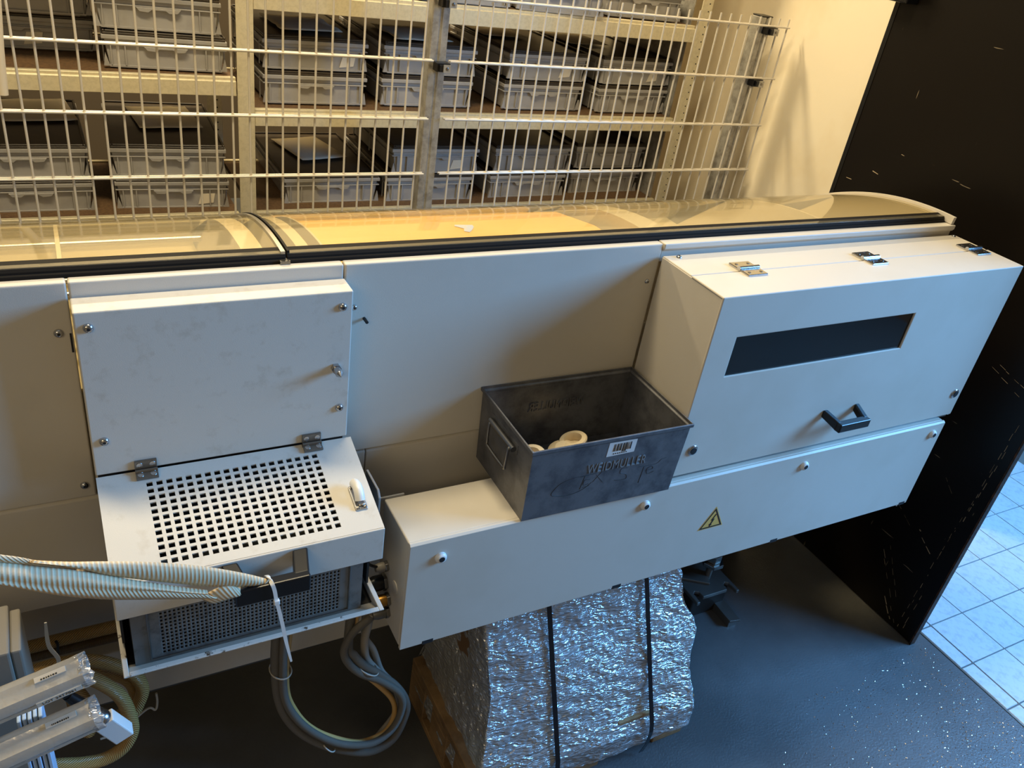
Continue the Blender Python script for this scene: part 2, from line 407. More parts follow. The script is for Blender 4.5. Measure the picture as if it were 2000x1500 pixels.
# ================================================================== WIRE MESH FENCE
YF = 2.81
ROWS = [0.171, 0.375, 0.579, 0.783, 0.985, 1.186, 1.395]
vw = mesh('vertical_wire', MB().cyl((0, 0, 0.10), (0, 0, 1.428), 0.0037, n=8), M['galv'], 40)
def panel(x_list, xa, xb, label):
    t = thing('mesh_fence', label, 'fence', ((xa + xb) / 2, YF, 0.10), 'wire mesh fence panels')
    for x in x_list:
        o = obj('vertical_wire', vw, None, t); o.location = (x, YF, 0); o.matrix_parent_inverse = winv(t)
    hm = mesh('horizontal_wire', MB().cyl((xa, 0, 0), (xb, 0, 0), 0.0038, n=8), M['galv'], 40)
    for z in ROWS:
        for s in (-1, 1):
            o = obj('horizontal_wire', hm, None, t); o.location = (0, YF + s * 0.0075, z)
    return t
panel([-0.102 + 0.0537 * k for k in range(-9, 25)], -0.60, 1.222, 'long zinc wire mesh fence panel left of the middle fence post')
panel([2.829 - 0.0537 * k for k in range(0, 29)], 1.286, 2.836, 'zinc wire mesh fence panel between middle fence post and cream wall')
def fence_post(x0, x1, y0, y1, top, label, clips):
    t = thing('fence_post', label, 'fence post', ((x0 + x1) / 2, y0, ZF), 'galvanised fence posts')
    w_ = x1 - x0; a = x0 + w_ * 0.42; b = x0 + w_ * 0.58
    poly = [(x0, y0), (a, y0), (a, y0 + .006), (b, y0 + .006), (b, y0), (x1, y0), (x1, y1), (x0, y1)]
    obj('tube', MB().prism(poly, 'z', ZF, top), M['galv_post'], t, bevel=0.003)
    obj('cap', MB().box(x0 - .001, x1 + .001, y0 - .001, y1 + .001, top, top + .006), M['black_plastic'], t, bevel=0.003)
    for z, cx in clips:
        c = obj('clamp', MB().box(cx - .026, cx + .026, y0 - .036, y0, z - .034, z - .004).box(cx - .018, cx + .018, y0 - .048, y0 - .036, z - .030, z - .008), M['black_plastic'], t, bevel=0.002)
        obj('clamp_plate', MB().box(cx - .006, cx + .020, y0 - .052, y0 - .048, z - .032, z - .006), M['galv_post'], c)
        obj('clamp_screw', MB().lathe([(.0055, 0), (.0055, .002), (.003, .003)], (cx + .007, y0 - .052, z - .019), (0, -1, 0), 12), M['steel'], c, smooth=40)
    return t
fence_post(1.216, 1.280, YF + .018, YF + .068, 1.62, 'galvanised fence post in the middle, joining the two mesh panels', [(1.186, 1.258), (1.395, 1.258)])
fence_post(2.692, 2.752, YF + .018, YF + .078, 1.424, 'galvanised capped fence post near the cream wall', [(1.186, 2.735), (1.395, 2.735)])
# round rail at the very left
tag(obj('round_rail', MB().tube([(-0.085, 2.60, 1.085), (-0.078, 2.60, 1.2), (-0.062, 2.60, 1.4), (-0.05, 2.60, 1.8)], 0.014, 12, 3), M['ivory_plastic'], smooth=50),
    'pale round rod hanging in front of the fence at the far left', 'rod')

# ================================================================== RACKING
YS = 3.10
def beam_poly(y, z0, z1):
    return [(y, z0), (y, z1), (y + .008, z1), (y + .008, z1 + .012), (y + .014, z1 + .012), (y + .030, z1 + .012), (y + .030, z0)]
rk = thing('shelf_rack', 'galvanised shelving rack with perforated uprights and chipboard shelves behind the fence', 'shelf', (1.0, YS + .3, ZF))
def upright(x0, x1, y, top=2.05):
    s = MB(); poly = [(x0, y), (x1, y), (x1, y + .045), (x1 - .004, y + .045), (x1 - .004, y + .004), (x0, y + .004)]
    u = obj('upright', s.prism(poly, 'z', ZF, top), M['rack'], rk)
    h = MB()
    z = 0.3
    while z < top:
        h.cyl((x0 + (x1 - x0) * .68, y - .0006, z), (x0 + (x1 - x0) * .68, y + .003, z), 0.0032, n=8); z += 0.03125 * 1.0
    obj('hole_row', h, M['ink'], u)['kind'] = 'stuff'
    return u
for (x0, x1) in ((.616, .674), (2.588, 2.644), (-1.40, -1.345)):
    upright(x0, x1, YS - .006); upright(x0, x1, YS + .62)
def shelf(x0, x1, z0, z1):
    obj('beam', MB().prism(beam_poly(YS, z0, z1), 'x', x0, x1), M['rack'], rk, bevel=0.0015, seg=1)
    obj('beam', MB().prism(beam_poly(YS + .62, z0, z1), 'x', x0, x1), M['rack'], rk)
    obj('shelf_board', MB().box(x0, x1, YS + .016, YS + .62, z1 - .012, z1 + .008), M['board'], rk)
shelf(.676, 2.586, .868, .915); shelf(.676, 2.586, 1.262, 1.318); shelf(.676, 2.586, .478, .525)
shelf(-1.344, .614, .972, 1.022); shelf(-1.344, .614, .478, .525); shelf(-1.344, .614, 1.40, 1.45)
obj('side_panel', MB().box(2.590, 2.594, YS + .05, YS + .62, 0.05, 2.0), M['galv_post'], rk)

# plastic crates -----------------------------------------------------
def make_crate():
    t = thing('plastic_crate', '-', 'crate', (0, 0, 0), 'grey plastic crates on the racking')
    b = MB(); w2, d = .192, .585                            # front face at y = 0
    b.prism([(-w2 + .014, 0), (w2 - .014, 0), (w2, .100), (-w2, .100)], 'y', .012, d)
    b.box(-w2 + .030, w2 - .030, .018, d - .015, -.006, 0)
    obj('body', b, M['crate'], t, bevel=0.003)
    r = MB()
    r.box(-.1985, .1985, 0, .598, .088, .102)
    r.box(-.197, .197, .003, .595, .070, .0745)
    obj('rim', r, M['crate'], t, bevel=0.0025)
    g = MB()
    for s in (-1, 1):
        g.box(s * .128 - .002, s * .128 + .002, .004, .014, .004, .072)
        g.box(s * .172 - .002, s * .172 + .002, .004, .014, .004, .072)
        g.prism([(s * .178, .003), (s * .197, .003), (s * .190, .045)], 'y', .002, .012)
        g.box(s * .195 - .002, s * .195 + .002, .06, .064, .004, .088); g.box(s * .195 - .002, s * .195 + .002, .30, .304, .004, .088); g.box(s * .195 - .002, s * .195 + .002, .52, .524, .004, .088)
    g.box(-.180, .180, .004, .014, .000, .006)
    obj('ribs', g, M['crate'], t)['kind'] = 'stuff'
    obj('hand_grip', MB().prism([(-.070, .0705), (.070, .0705), (.060, .058), (.032, .056), (.022, .064), (-.022, .064), (-.032, .056), (-.060, .058)], 'y', -.002, .012), M['crate'], t, bevel=0.001, seg=1)
    l = MB(); l.box(-.194, .194, .004, .594, .102, .110)
    for a in ((-.194, -.186, .004, .594), (.186, .194, .004, .594), (-.186, .186, .004, .014), (-.186, .186, .584, .594)):
        l.box(a[0], a[1], a[2], a[3], .110, .117)
    obj('lid', l, M['crate_lid'], t, bevel=0.002, seg=1)
    return t
crate0 = make_crate(); first = [True]
STICK = mesh('sticker', MB().prism([(0, 0), (.055, .006), (.062, .042), (.012, .040)], 'y', .0095, .0115), M['paper'])
def crate(x, y, z, rz, label, sticker=None):
    if first[0]: r = crate0; first[0] = False; new = False
    else:
        r = crate0.copy(); COL.objects.link(r); new = True
    r.location = (x, y, z); r.rotation_euler = (0, 0, math.radians(rz)); r['label'] = label
    if new:
        for c in PARTS:
            k = c.copy(); COL.objects.link(k); k.parent = r
    if sticker is not None:
        k = bpy.data.objects.new('sticker', STICK); COL.objects.link(k); k.parent = r; k.location = (sticker, 0, .012)
    return r
PARTS = list(crate0.children)
Z1_, Z2_, Z3_, Z4_ = .530, .929, 1.036, 1.332
P = .123
spots = [  # x centre, y front, base z, rotation, label, sticker
 (.923, 3.186, Z2_, 0, 'grey crate on the middle shelf right beside the rack upright, lower of its pair', None),
 (.923, 3.190, Z2_ + P, 0, 'grey crate with cream sticker on the middle shelf right beside the rack upright', .09),
 (1.381, 3.196, Z2_, 0, 'grey crate on the middle shelf behind the middle fence post, lower of its pair', None),
 (1.385, 3.196, Z2_ + P, -.6, 'grey lidded crate on the middle shelf behind the middle fence post, upper of its pair', None),
 (1.917, 3.190, Z2_, 1.0, 'grey crate, lower of the third pair on the middle shelf', None),
 (1.925, 3.190, Z2_ + P, 1.0, 'grey crate with torn sticker, upper of the third pair on the middle shelf', .06),
 (2.385, 3.182, Z2_, 2.5, 'grey crate at the right end of the middle shelf, lower of its pair', None),
 (2.385, 3.186, Z2_ + P, 2.5, 'grey crate with white sticker at the right end of the middle shelf', .07),
 (1.005, 3.20, Z1_, 0, 'single grey crate under a large paper sheet on the bottom shelf', None),
 (1.430, 3.19, Z1_, -.6, 'grey crate on the bottom shelf behind the middle fence post, lower of its pair', None),
 (1.445, 3.19, Z1_ + P, -.6, 'grey crate on the bottom shelf behind the middle fence post, upper of its pair', .07),
 (1.915, 3.20, Z1_, .6, 'grey crate on the bottom shelf, lower of the third stack from the upright', None),
 (1.925, 3.20, Z1_ + P, .6, 'grey crate on the bottom shelf, upper of the third stack from the upright', None),
 (2.36, 3.23, Z1_, 0, 'grey crate at the right end of the bottom shelf, lower of its pair', None),
 (2.365, 3.23, Z1_ + P, 0, 'grey crate at the right end of the bottom shelf, upper of its pair', None),
 (.400, 3.172, Z3_, -3.5, 'grey crate on the left shelf next to the rack upright, lower of its pair', None),
 (.385, 3.176, Z3_ + P, -3.5, 'grey crate on the left shelf next to the rack upright, upper of its pair', None),
 (.006, 3.40, Z3_, 0, 'grey crate with torn sticker set back on the far left shelf, lower of its pair', -.03),
 (-.004, 3.36, Z3_ + P, 0, 'grey crate set back on the far left shelf, upper of its pair', None),
 (.395, 3.19, Z1_, -2.5, 'grey crate with cream sticker on the bottom left shelf beside the rack upright', .085),
 (.388, 3.19, Z1_ + P, -2.5, 'grey crate under a punched paper sheet on the bottom left shelf beside the upright', None),
 (-.068, 3.19, Z1_, 0, 'grey crate on the bottom shelf at the far left edge, lower of its pair', None),
 (-.075, 3.19, Z1_ + P, 0, 'grey crate under a paper sheet at the far left of the bottom shelf', None),
 (1.475, 3.14, Z4_, -2, 'grey crate on the top shelf just right of the middle fence post', None),
 (1.885, 3.10, Z4_, -4, 'grey crate in the middle of the top shelf', None),
 (2.335, 3.16, Z4_, -2, 'grey crate at the right end of the top shelf', None)]
for s in spots: crate(*s)

def sheet(name, x, y, z, w_, d_, rz, label, torn=0.0):
    rows = []
    for j in range(9):
        r = []
        for i in range(9):
            u = i / 8 - .5; v = j / 8 - .5
            wob = noise.noise(Vector((u * 4 + x * 9, v * 4 + y * 7, 0)))
            r.append((u * w_ + torn * .01 * wob, v * d_, .002 + .004 * max(0, wob) + .012 * max(0, abs(u) - .4) ))
        rows.append(r)
    me = mesh(name, MB().grid(rows), M['paper'], 60)
    o = bpy.data.objects.new(name, me); COL.objects.link(o); o.location = (x, y, z); o.rotation_euler = (0, 0, math.radians(rz))
    s = o.modifiers.new('thickness', 'SOLIDIFY'); s.thickness = 0.0006
    return tag(o, label, 'paper', 'paper sheets on crate lids')
ZL = .117
sheet('paper_sheet', 1.00, 3.55, Z1_ + ZL, .21, .30, 12, 'large plain paper sheet on the single crate of the bottom shelf')
sheet('paper_sheet', .42, 3.55, Z1_ + P + ZL, .23, .30, 4, 'punched paper sheet on the bottom left crates beside the rack upright')
sheet('paper_sheet', -.02, 3.62, Z1_ + P + ZL, .24, .30, 6, 'paper sheet lying on the crates at the far left of the bottom shelf')
sheet('paper_sheet', .93, 3.45, Z2_ + P + ZL, .24, .30, 3, 'crumpled paper sheet on the middle-shelf crates beside the rack upright', 1)
sheet('paper_sheet', 1.37, 3.40, Z2_ + P + ZL, .24, .30, 3, 'creased paper sheets on the middle-shelf crates behind the middle fence post', 1)
sheet('paper_sheet', 1.85, 3.60, Z2_ + P + ZL, .22, .26, 0, 'paper sheet on the third pair of crates on the middle shelf')
sheet('paper_sheet', 2.25, 3.55, Z2_ + P + ZL, .22, .26, 4, 'bright paper sheet on the crates at the right end of the middle shelf')

# ================================================================== MACHINE HOUSING
YM = 1.2138; ZT = 1.181
mh = thing('machine_housing', 'long cream sheet-metal machine housing with curved clear lids along the top', 'machine', (0.7, 1.6, ZF))
def screw(parent, p, r, d=(0, -1, 0), name='screw', material='chrome', sock=True):
    s = obj(name, MB().lathe([(r, 0), (r * .98, r * .25), (r * .78, r * .62), (r * .40, r * .78)], p, d, 18), M[material], parent, smooth=60)
    if sock:
        dv = Vector(d).normalized()
        obj('hex_socket', MB().cyl(Vector(p) + dv * r * .70, Vector(p) + dv * r * .84, r * .36, n=6), M['ink'], s)
    return s
def housing_panel(x0, x1, z0, zt=ZT, back=1.233):
    poly = [(YM, z0), (YM, zt), (back, zt), (back, zt - .004), (YM + .018, zt - .006), (YM + .018, z0)]
    return obj('side_panel', MB().prism(poly, 'x', x0, x1), M['cream'], mh, bevel=0.003, seg=3)
housing_panel(-0.75, -0.0015, .7945)
housing_panel(0.0005, .4035, .7945)
housing_panel(.4055, 1.0610, .7945)
obj('ledge_panel', MB().prism([(YM - .004, 1.172), (YM - .004, ZT + .001), (1.233, ZT + .001), (1.233, 1.14), (YM + .004, 1.14), (YM + .004, 1.166), (YM, 1.166)], 'x', 1.0625, 1.975), M['cream'], mh, bevel=0.002)
obj('lower_panel', MB().prism([(YM + .004, .565), (YM + .004, .786), (YM + .010, .7925), (YM + .02, .7925), (YM + .02, .565)], 'x', -.75, .462), M['cream'], mh, bevel=0.002)
obj('lower_panel', MB().prism([(YM + .004, .465), (YM + .004, .786), (YM + .010, .7925), (YM + .02, .7925), (YM + .02, .465)], 'x', .4635, 1.96), M['cream'], mh, bevel=0.002)
for x, z in ((-.020, 1.102), (-.017, .820), (.424, 1.101), (1.041, 1.101)):
    screw(mh, (x, YM, z), .0052 if x > .4 else .0068)
obj('slot', MB().box(-.0062, -.0035, YM - .0006, YM + .004, 1.068, 1.100), M['ink'], mh)
st = obj('stud', MB().cyl((.443, YM, 1.078), (.443, YM - .016, 1.078), .0028, n=10), M['ink'], mh)
# base frame: back sheet, cable ledge and front beam
obj('base_sheet', MB().box(-.75, 1.95, 1.30, 1.32, .335, .60), M['cream'], mh)
obj('base_beam', MB().prism([(1.28, .200), (1.28, .345), (1.305, .358), (1.33, .358), (1.33, .200)], 'x', -.75, 1.95), M['cream'], mh, bevel=0.003)
obj('belly_sheet', MB().box(-.75, 1.95, 1.28, 1.92, .200, .204), M['steel_dark'], mh)
obj('rear_wall', MB().box(-.75, 1.975, 1.915, 1.925, .2, .86), M['cream'], mh)
obj('underside', MB().box(-.75, 1.95, 1.225, 1.30, .590, .596), M['steel_dark'], mh)
# pedestals on the floor, unseen; the right one widened to block light from behind
for x, hw_ in ((-.45, .20), (1.60, .34)):
    obj('pedestal', MB().box(x - hw_, x + hw_, 1.45, 1.80, ZF, .20), M['steel_dark'], mh, bevel=.004)

# curved lids ---------------------------------------------------------
LC = (1.256, 0.382); LR = 0.814
def arc(r, a):                       # angle from vertical, positive to the back
    return (LC[0] + r * math.sin(a), LC[1] + r * math.cos(a))
A0 = -0.020; A1 = math.radians(56)
def arc_shell(x0, x1, r, a0, a1, t, n=40, nx=2):
    mb = MB(); outer = [arc(r, a0 + (a1 - a0) * k / n) for k in range(n + 1)]; inner = [arc(r - t, a0 + (a1 - a0) * k / n) for k in range(n + 1)]
    poly = outer + inner[::-1]
    v = [(x0, p[0], p[1]) for p in poly] + [(x1, p[0], p[1]) for p in poly]; N = len(poly)
    f = [(i, (i + 1) % N, N + (i + 1) % N, N + i) for i in range(N)]
    for k in range(n):
        f.append((k, k + 1, N - 2 - k, N - 1 - k)); f.append((N + k, N + N - 1 - k, N + N - 2 - k, N + k + 1))
    return mb.add(v, f)
def lid(x0, x1, tape=False):
    L = obj('curved_lid', arc_shell(x0 + .002, x1 - .002, LR, A0, A1, .003), M['lid'], mh, smooth=30)
    # front gasket profile in black rubber
    g = MB()
    prof = [(1.2335, ZT - .003), (1.2335, ZT + .004), (1.2375, ZT + .0065), (1.2365, ZT + .0085), (1.240, ZT + .0135), (1.262, ZT + .0165), (1.264, ZT + .010), (1.250, ZT - .003)]
    obj('front_gasket', g.prism(prof, 'x', x0 + .001, x1 - .001), M['black_gasket'], L, bevel=.001)
    return L
SX = .3155
l1 = lid(-.75, SX)
l2 = lid(SX, 1.962)
obj('lid_edge_trim', arc_shell(SX + .0015, SX + .0055, LR + .004, A0, A1, .009), M['black_gasket'], l2, smooth=30)
obj('lid_edge_trim', arc_shell(SX - .0085, SX - .0015, LR + .003, A0, A1, .007), M['chrome'], l1, smooth=30)
obj('end_cheek', arc_shell(1.962, 1.972, LR + .006, A0 - .03, A1, .018), M['cream'], mh, smooth=30)
obj('hinge_foot', MB().box(SX - .012, SX + .004, 1.228, 1.240, ZT, ZT + .006), M['steel'], mh)
tp = MB(); ring = [(.652, 1.330), (.686, 1.324), (.683, 1.312), (.672, 1.296), (.662, 1.286), (.654, 1.292), (.660, 1.306), (.648, 1.322)]
def on_lid(x, y, h=.0008): return (x, y, LC[1] + math.sqrt((LR + h) ** 2 - (y - LC[0]) ** 2))
tp.add([on_lid(*p) for p in ring] + [on_lid(.667, 1.312, .003)] + [on_lid(*p, h=.0002) for p in ring], [(i, (i + 1) % 8, 8) for i in range(8)] + [(i, i + 9, (i + 1) % 8 + 9, (i + 1) % 8) for i in range(8)])
obj('torn_tape', tp, M['fluff'], l2, fix=False)
# inside of the trough seen through the lids
obj('trough_floor', MB().box(-.75, .287, 1.235, 1.91, .985, .990), M['trough'], mh)
obj('trough_floor', MB().box(.287, 1.96, 1.235, 1.91, .985, .990), M['cream'], mh)
obj('trough_back', MB().box(-.75, 1.96, 1.80, 1.806, .99, 1.03), M['trough'], mh)
obj('orange_sheet', MB().prism([(1.242, 1.150), (1.242, 1.153), (1.40, 1.148), (1.56, 1.118), (1.72, 1.055), (1.72, 1.052), (1.56, 1.115), (1.40, 1.145)], 'x', .398, 1.02), M['orange_sheet'], mh)
def bulkhead(x, t):
    n = 18; poly = [arc(LR - .006, A0 + .02 + (A1 * .92 - A0) * k / n) for k in range(n + 1)] + [(1.84, .99), (1.245, .99)]
    return obj('bulkhead', MB().prism(poly, 'x', x - t / 2, x + t / 2), M['cream'], mh)
for x, t in ((-.005, .006), (.270, .034), (.352, .020), (.385, .004), (1.075, .06), (1.56, .006), (1.955, .008)): bulkhead(x, t)
for y, z, r in ((1.40, 1.07, .007), (1.445, 1.075, .005), (1.56, 1.055, .010), (1.66, 1.05, .006)):
    obj('guide_rod', MB().cyl((-.7, y, z), (.25, y, z), r, n=12), M['chrome'], mh, smooth=50)
for x in (.13, .18):
    c = obj('clamp_block', MB().box(x, x + .035, 1.385, 1.46, .99, 1.095).box(x + .004, x + .012, 1.40, 1.45, 1.095, 1.115), M['steel'], mh, bevel=.003)
    obj('clamp_knob', MB().lathe([(.012, 0), (.013, .004), (.012, .012), (.006, .014)], (x + .02, 1.385, 1.065), (0, -1, 0), 16), M['chrome'], c, smooth=50)
obj('guide_disc', MB().lathe([(.026, 0), (.026, .005), (.012, .006), (.012, .02), (.018, .021), (.018, .026)], (.375, 1.34, 1.10), (1, 0, 0), 24), M['chrome'], mh, smooth=50)
obj('guide_disc', MB().lathe([(.024, 0), (.024, .005), (.012, .006), (.012, .02)], (1.045, 1.34, 1.10), (-1, 0, 0), 24), M['steel'], mh, smooth=50)

# ================================================================== LONG SWITCH BOX UNDER THE CABINET
tk = thing('switch_box', 'long cream electrical box with four white screws and a yellow warning triangle', 'electrical box', (1.2, 1.07, .46))
TX0, TX1, TZ0, TZ1 = .4735, 1.950, .462, .7315
obj('box_body', MB().box(TX0 + .001, TX1 - .001, 1.008, 1.135, TZ0 + .004, TZ1), M['cream'], tk, bevel=.003, seg=3)
obj('front_cover', MB().prism([(1.0, TZ0), (1.0, TZ1 - .004), (1.004, TZ1), (1.0085, TZ1), (1.0085, TZ1 - .002), (1.0075, TZ1 - .003), (1.0075, TZ0)], 'x', TX0 + .0015, TX1), M['cream'], tk, bevel=.0025, seg=3)
for x, z in ((.537, .687), (.998, .694), (1.456, .697), (1.914, .700)):
    s = obj('cap_screw', MB().lathe([(.0115, 0), (.0115, .003), (.0095, .007), (.0065, .0078)], (x, 1.0, z), (0, -1, 0), 20), M['white_plastic'], tk, smooth=50)
    obj('screw_core', MB().cyl((x, .9925, z), (x, .9915, z), .0058, n=14), M['ink'], s)
for x in (.533, .984, 1.456, 1.931):
    obj('edge_clip', MB().box(x - .012, x + .012, .9995, 1.012, TZ0 - .0035, TZ0 + .007), M['ink'], tk, bevel=.001)
obj('corner_tab', MB().prism([(1.925, TZ0 - .012), (1.948, TZ0 - .006), (1.950, TZ0 + .004), (1.915, TZ0 + .004)], 'y', 1.006, 1.010), M['cream'], tk)
sg = obj('warning_sign', MB().prism([(1.178, .5715), (1.2515, .5715), (1.2145, .634)], 'y', .9995, 1.0002), M['yellow_sign'], tk)
def inset(poly, k):
    c = Vector((sum(p[0] for p in poly) / 3, sum(p[1] for p in poly) / 3)); return [(c.x + (p[0] - c.x) * k, c.y + (p[1] - c.y) * k) for p in poly]
tri = [(1.178, .5715), (1.2515, .5715), (1.2145, .634)]
o_, i_ = inset(tri, .90), inset(tri, .74)
bd = MB()
for k in range(3):
    a, b = o_[k], o_[(k + 1) % 3]; c, d = i_[(k + 1) % 3], i_[k]
    bd.prism([a, b, c, d], 'y', .9991, .9996)
obj('sign_border', bd, M['ink'], sg)
bolt = [(.004, .020), (-.006, .001), (-.001, .002), (-.005, -.010), (-.008, -.009), (-.005, -.0185), (.002, -.012), (-.001, -.011), (.0055, .0055), (.0005, .0045), (.0075, .019)]
obj('sign_bolt', MB().prism([(1.2148 + a * .92, .5935 + b * .92) for a, b in bolt], 'y', .9990, .9996), M['ink'], sg)
sg['label'] = 'yellow triangular high voltage warning sign'
# cable glands at the left end
def gland(y, z, r, l, material):
    g = obj('cable_gland', MB().cyl((TX0 + .001, y, z), (TX0 - .006, y, z), r * 1.25, n=6), M['steel'], tk, bevel=.001)
    obj('gland_nut', MB().lathe([(r * 1.0, 0), (r * 1.05, l * .2), (r * 1.05, l * .6), (r * .8, l)], (TX0 - .006, y, z), (-1, 0, 0), 14), M[material], g, smooth=40)
gland(1.092, .600, .009, .018, 'grey_box'); gland(1.096, .555, .015, .028, 'black_plastic'); gland(1.072, .530, .012, .024, 'brass'); gland(1.070, .500, .012, .026, 'steel_dark')
obj('blind_plug', MB().lathe([(.013, 0), (.013, .0015), (.011, .002)], (TX0 + .001, 1.048, .585), (-1, 0, 0), 20), M['cream'], tk, smooth=40)
tag(obj('angle_bracket', MB().prism([(1.145, .802), (1.085, .802), (1.074, .790), (1.074, .735), (1.145, .735)], 'x', .438, .4425).box(.4425, .515, 1.135, 1.139, .728, .735), M['mid_grey'], bevel=.001),
    'thin grey angle bracket between the hatch and the long electrical box', 'bracket')

# ================================================================== CABINET ON THE RIGHT
cb = thing('inspection_cabinet', 'cream cabinet with hinged door, dark viewing slot and black handle', 'cabinet', (1.52, 1.11, .735))
CX0, CX1, CZ0, CZ1, YC = 1.0605, 1.980, .7405, 1.158, 1.014
YD = 1.113
obj('cabinet_side', MB().prism([(YC + .004, CZ0 - .004), (YC + .004, CZ1 - .003), (YM - .006, CZ1 - .003), (YM - .006, CZ0 - .004)], 'x', CX0, CX0 + .004), M['cream'], cb, bevel=.001)
obj('cabinet_side', MB().prism([(YC + .004, CZ0 - .004), (YC + .004, CZ1 - .003), (YM - .006, CZ1 - .003), (YM - .006, CZ0 - .004)], 'x', CX1 - .004, CX1), M['cream'], cb)
obj('cabinet_top', MB().box(CX0 + .001, CX1, YD + .0015, YM - .006, CZ1 - .006, CZ1), M['cream'], cb, bevel=.002)
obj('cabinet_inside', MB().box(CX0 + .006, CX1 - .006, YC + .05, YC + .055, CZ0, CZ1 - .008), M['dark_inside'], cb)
obj('cabinet_floor', MB().box(CX0 + .006, CX1 - .006, YC + .006, YM - .008, .732, .736), M['steel'], cb)
# door: top flap, front sheet with slot cut out
WX0, WX1, WZ0, WZ1 = 1.125, 1.648, .979, 1.068
dr = MB()
U = [CX0 - .001, WX0, WX1, CX1 + .001]; ZTOP = CZ1 + .001; YO = YC + .005
for a in range(3):
    dr.prism([(YC, CZ0), (YC, WZ0), (YO, WZ0), (YO, CZ0)], 'x', U[a], U[a + 1])
    if a != 1: dr.prism([(YC, WZ0), (YC, WZ1), (YO, WZ1), (YO, WZ0)], 'x', U[a], U[a + 1])
    dr.prism([(YC, WZ1), (YC, ZTOP), (YD - .0015, ZTOP), (YD - .0015, ZTOP - .005), (YO, ZTOP - .005), (YO, WZ1)], 'x', U[a], U[a + 1])
bm = bmesh.new()
me = mesh('door', dr, M['cream']); bm.from_mesh(me)
bmesh.ops.remove_doubles(bm, verts=bm.verts, dist=1e-6)
seen = {}
for f in list(bm.faces):
    k = tuple(sorted(v.index for v in f.verts)); seen.setdefault(k, []).append(f)
bmesh.ops.delete(bm, geom=[f for fs in seen.values() if len(fs) > 1 for f in fs], context='FACES_ONLY')
bmesh.ops.recalc_face_normals(bm, faces=bm.faces)
bmesh.ops.dissolve_limit(bm, angle_limit=.01, verts=bm.verts, edges=bm.edges)
bm.to_mesh(me); bm.free()
door = obj('cabinet_door', me, None, cb, bevel=.002)
obj('window_pane', MB().box(WX0 - .004, WX1 + .004, YC + .0045, YC + .0075, WZ0 - .004, WZ1 + .004), M['window'], door)['label'] = 'dark tinted viewing window'
def bow_handle(parent, x0, x1, y, z, yo, t, h, drop):
    """two tapering legs from the sheet at height z, forward to yo, bar hanging 'drop' lower"""
    hb = MB()
    for s, xb, xf in ((0, x0, x0 + .010), (1, x1, x1 - .010)):
        v = []
        for (xx, yy, zz, hh) in ((xb, y, z, h * .85), (xf, yo, z - drop, h)):
            a, b = (xx, xx + t) if s == 0 else (xx - t, xx)
            v += [(a, yy, zz - hh / 2), (b, yy, zz - hh / 2), (b, yy, zz + hh / 2), (a, yy, zz + hh / 2)]
        hb.add(v, [(0, 1, 2, 3), (4, 7, 6, 5), (0, 4, 5, 1), (1, 5, 6, 2), (2, 6, 7, 3), (3, 7, 4, 0)])
    hb.box(x0 + .010, x1 - .010, yo - .010, yo + .008, z - drop - h * .5, z - drop + h * .5)
    return obj('bow_handle', hb, M['black_plastic'], parent, bevel=.003, seg=3)
bow_handle(door, 1.466, 1.584, YC, .832, .972, .014, .022, .012)
for x, z in ((1.100, .804), (1.952, .809)):
    lk = obj('cam_lock', MB().lathe([(.0125, 0), (.0125, .002), (.0105, .004), (.009, .0042)], (x, YC, z), (0, -1, 0), 24), M['chrome'], door, smooth=40)
    obj('lock_core', MB().lathe([(.0078, 0), (.0078, .001), (.0035, .0012)], (x, YC - .0042, z), (0, -1, 0), 18), M['ink'], lk)
def flat_hinge(parent, x, y, z, w_, l_, rz=0.0, sk=0.0):
    h = MB(); h.box(x - w_ / 2 - sk, x + w_ / 2 - sk, y + .004, y + l_ / 2, z, z + .005)
    hg = obj('hinge', h, M['chrome'], parent, bevel=.0015)
    obj('hinge_leaf', MB().box(x - w_ / 2, x + w_ / 2, y - l_ / 2, y - .004, z, z + .005), M['chrome'], hg, bevel=.0015)
    obj('hinge_knuckle', MB().cyl((x - w_ / 2, y, z + .005), (x + w_ / 2, y, z + .005), .0052, n=14), M['chrome'], hg, smooth=40)
    hd = MB()
    for sx in (-1, 1):
        for sy in (-1, 1): hd.cyl((x + sx * w_ * .3, y + sy * l_ * .32, z + .0045), (x + sx * w_ * .3, y + sy * l_ * .32, z + .0057), .0036, n=10)
    obj('hinge_screws', hd, M['steel'], hg)['kind'] = 'stuff'
for x in (1.208, 1.566, 1.930): flat_hinge(cb, x, 1.116, CZ1, .052, .062)
screw(cb, (1.092, 1.195, CZ1), .006, (0, 0, 1))
screw(cb, (1.965, 1.198, CZ1), .005, (0, 0, 1))

# ================================================================== HATCH BOX WITH PERFORATED FLAP
hb = thing('hatch_unit', 'cream hatch box with hinged flap perforated by rows of square holes', 'hatch', (.205, 1.05, .745))
YB = 1.163; HZ0 = .872; HZ1 = 1.158
obj('hatch_box', MB().prism([(YB, HZ0), (YB, HZ1), (YM - .002, HZ1), (YM - .002, HZ1 - .006), (YB + .005, HZ1 - .006), (YB + .005, HZ0)], 'x', .0005, .4045), M['cream_dirty'], hb, bevel=.003, seg=3)
obj('box_side', MB().box(.0005, .004, YB + .003, YM - .002, HZ0, HZ1 - .003), M['cream'], hb); obj('box_side', MB().box(.401, .4045, YB + .003, YM - .002, HZ0, HZ1 - .003), M['cream'], hb)
for x, z in ((.018, 1.133), (.387, 1.131), (.019, .936), (.388, .936)): screw(hb, (x, YB, z), .0072)
nt_ = obj('pointed_stud', MB().cyl((.379, YB, 1.018), (.379, YB - .008, 1.018), .0085, n=6), M['chrome'], hb)
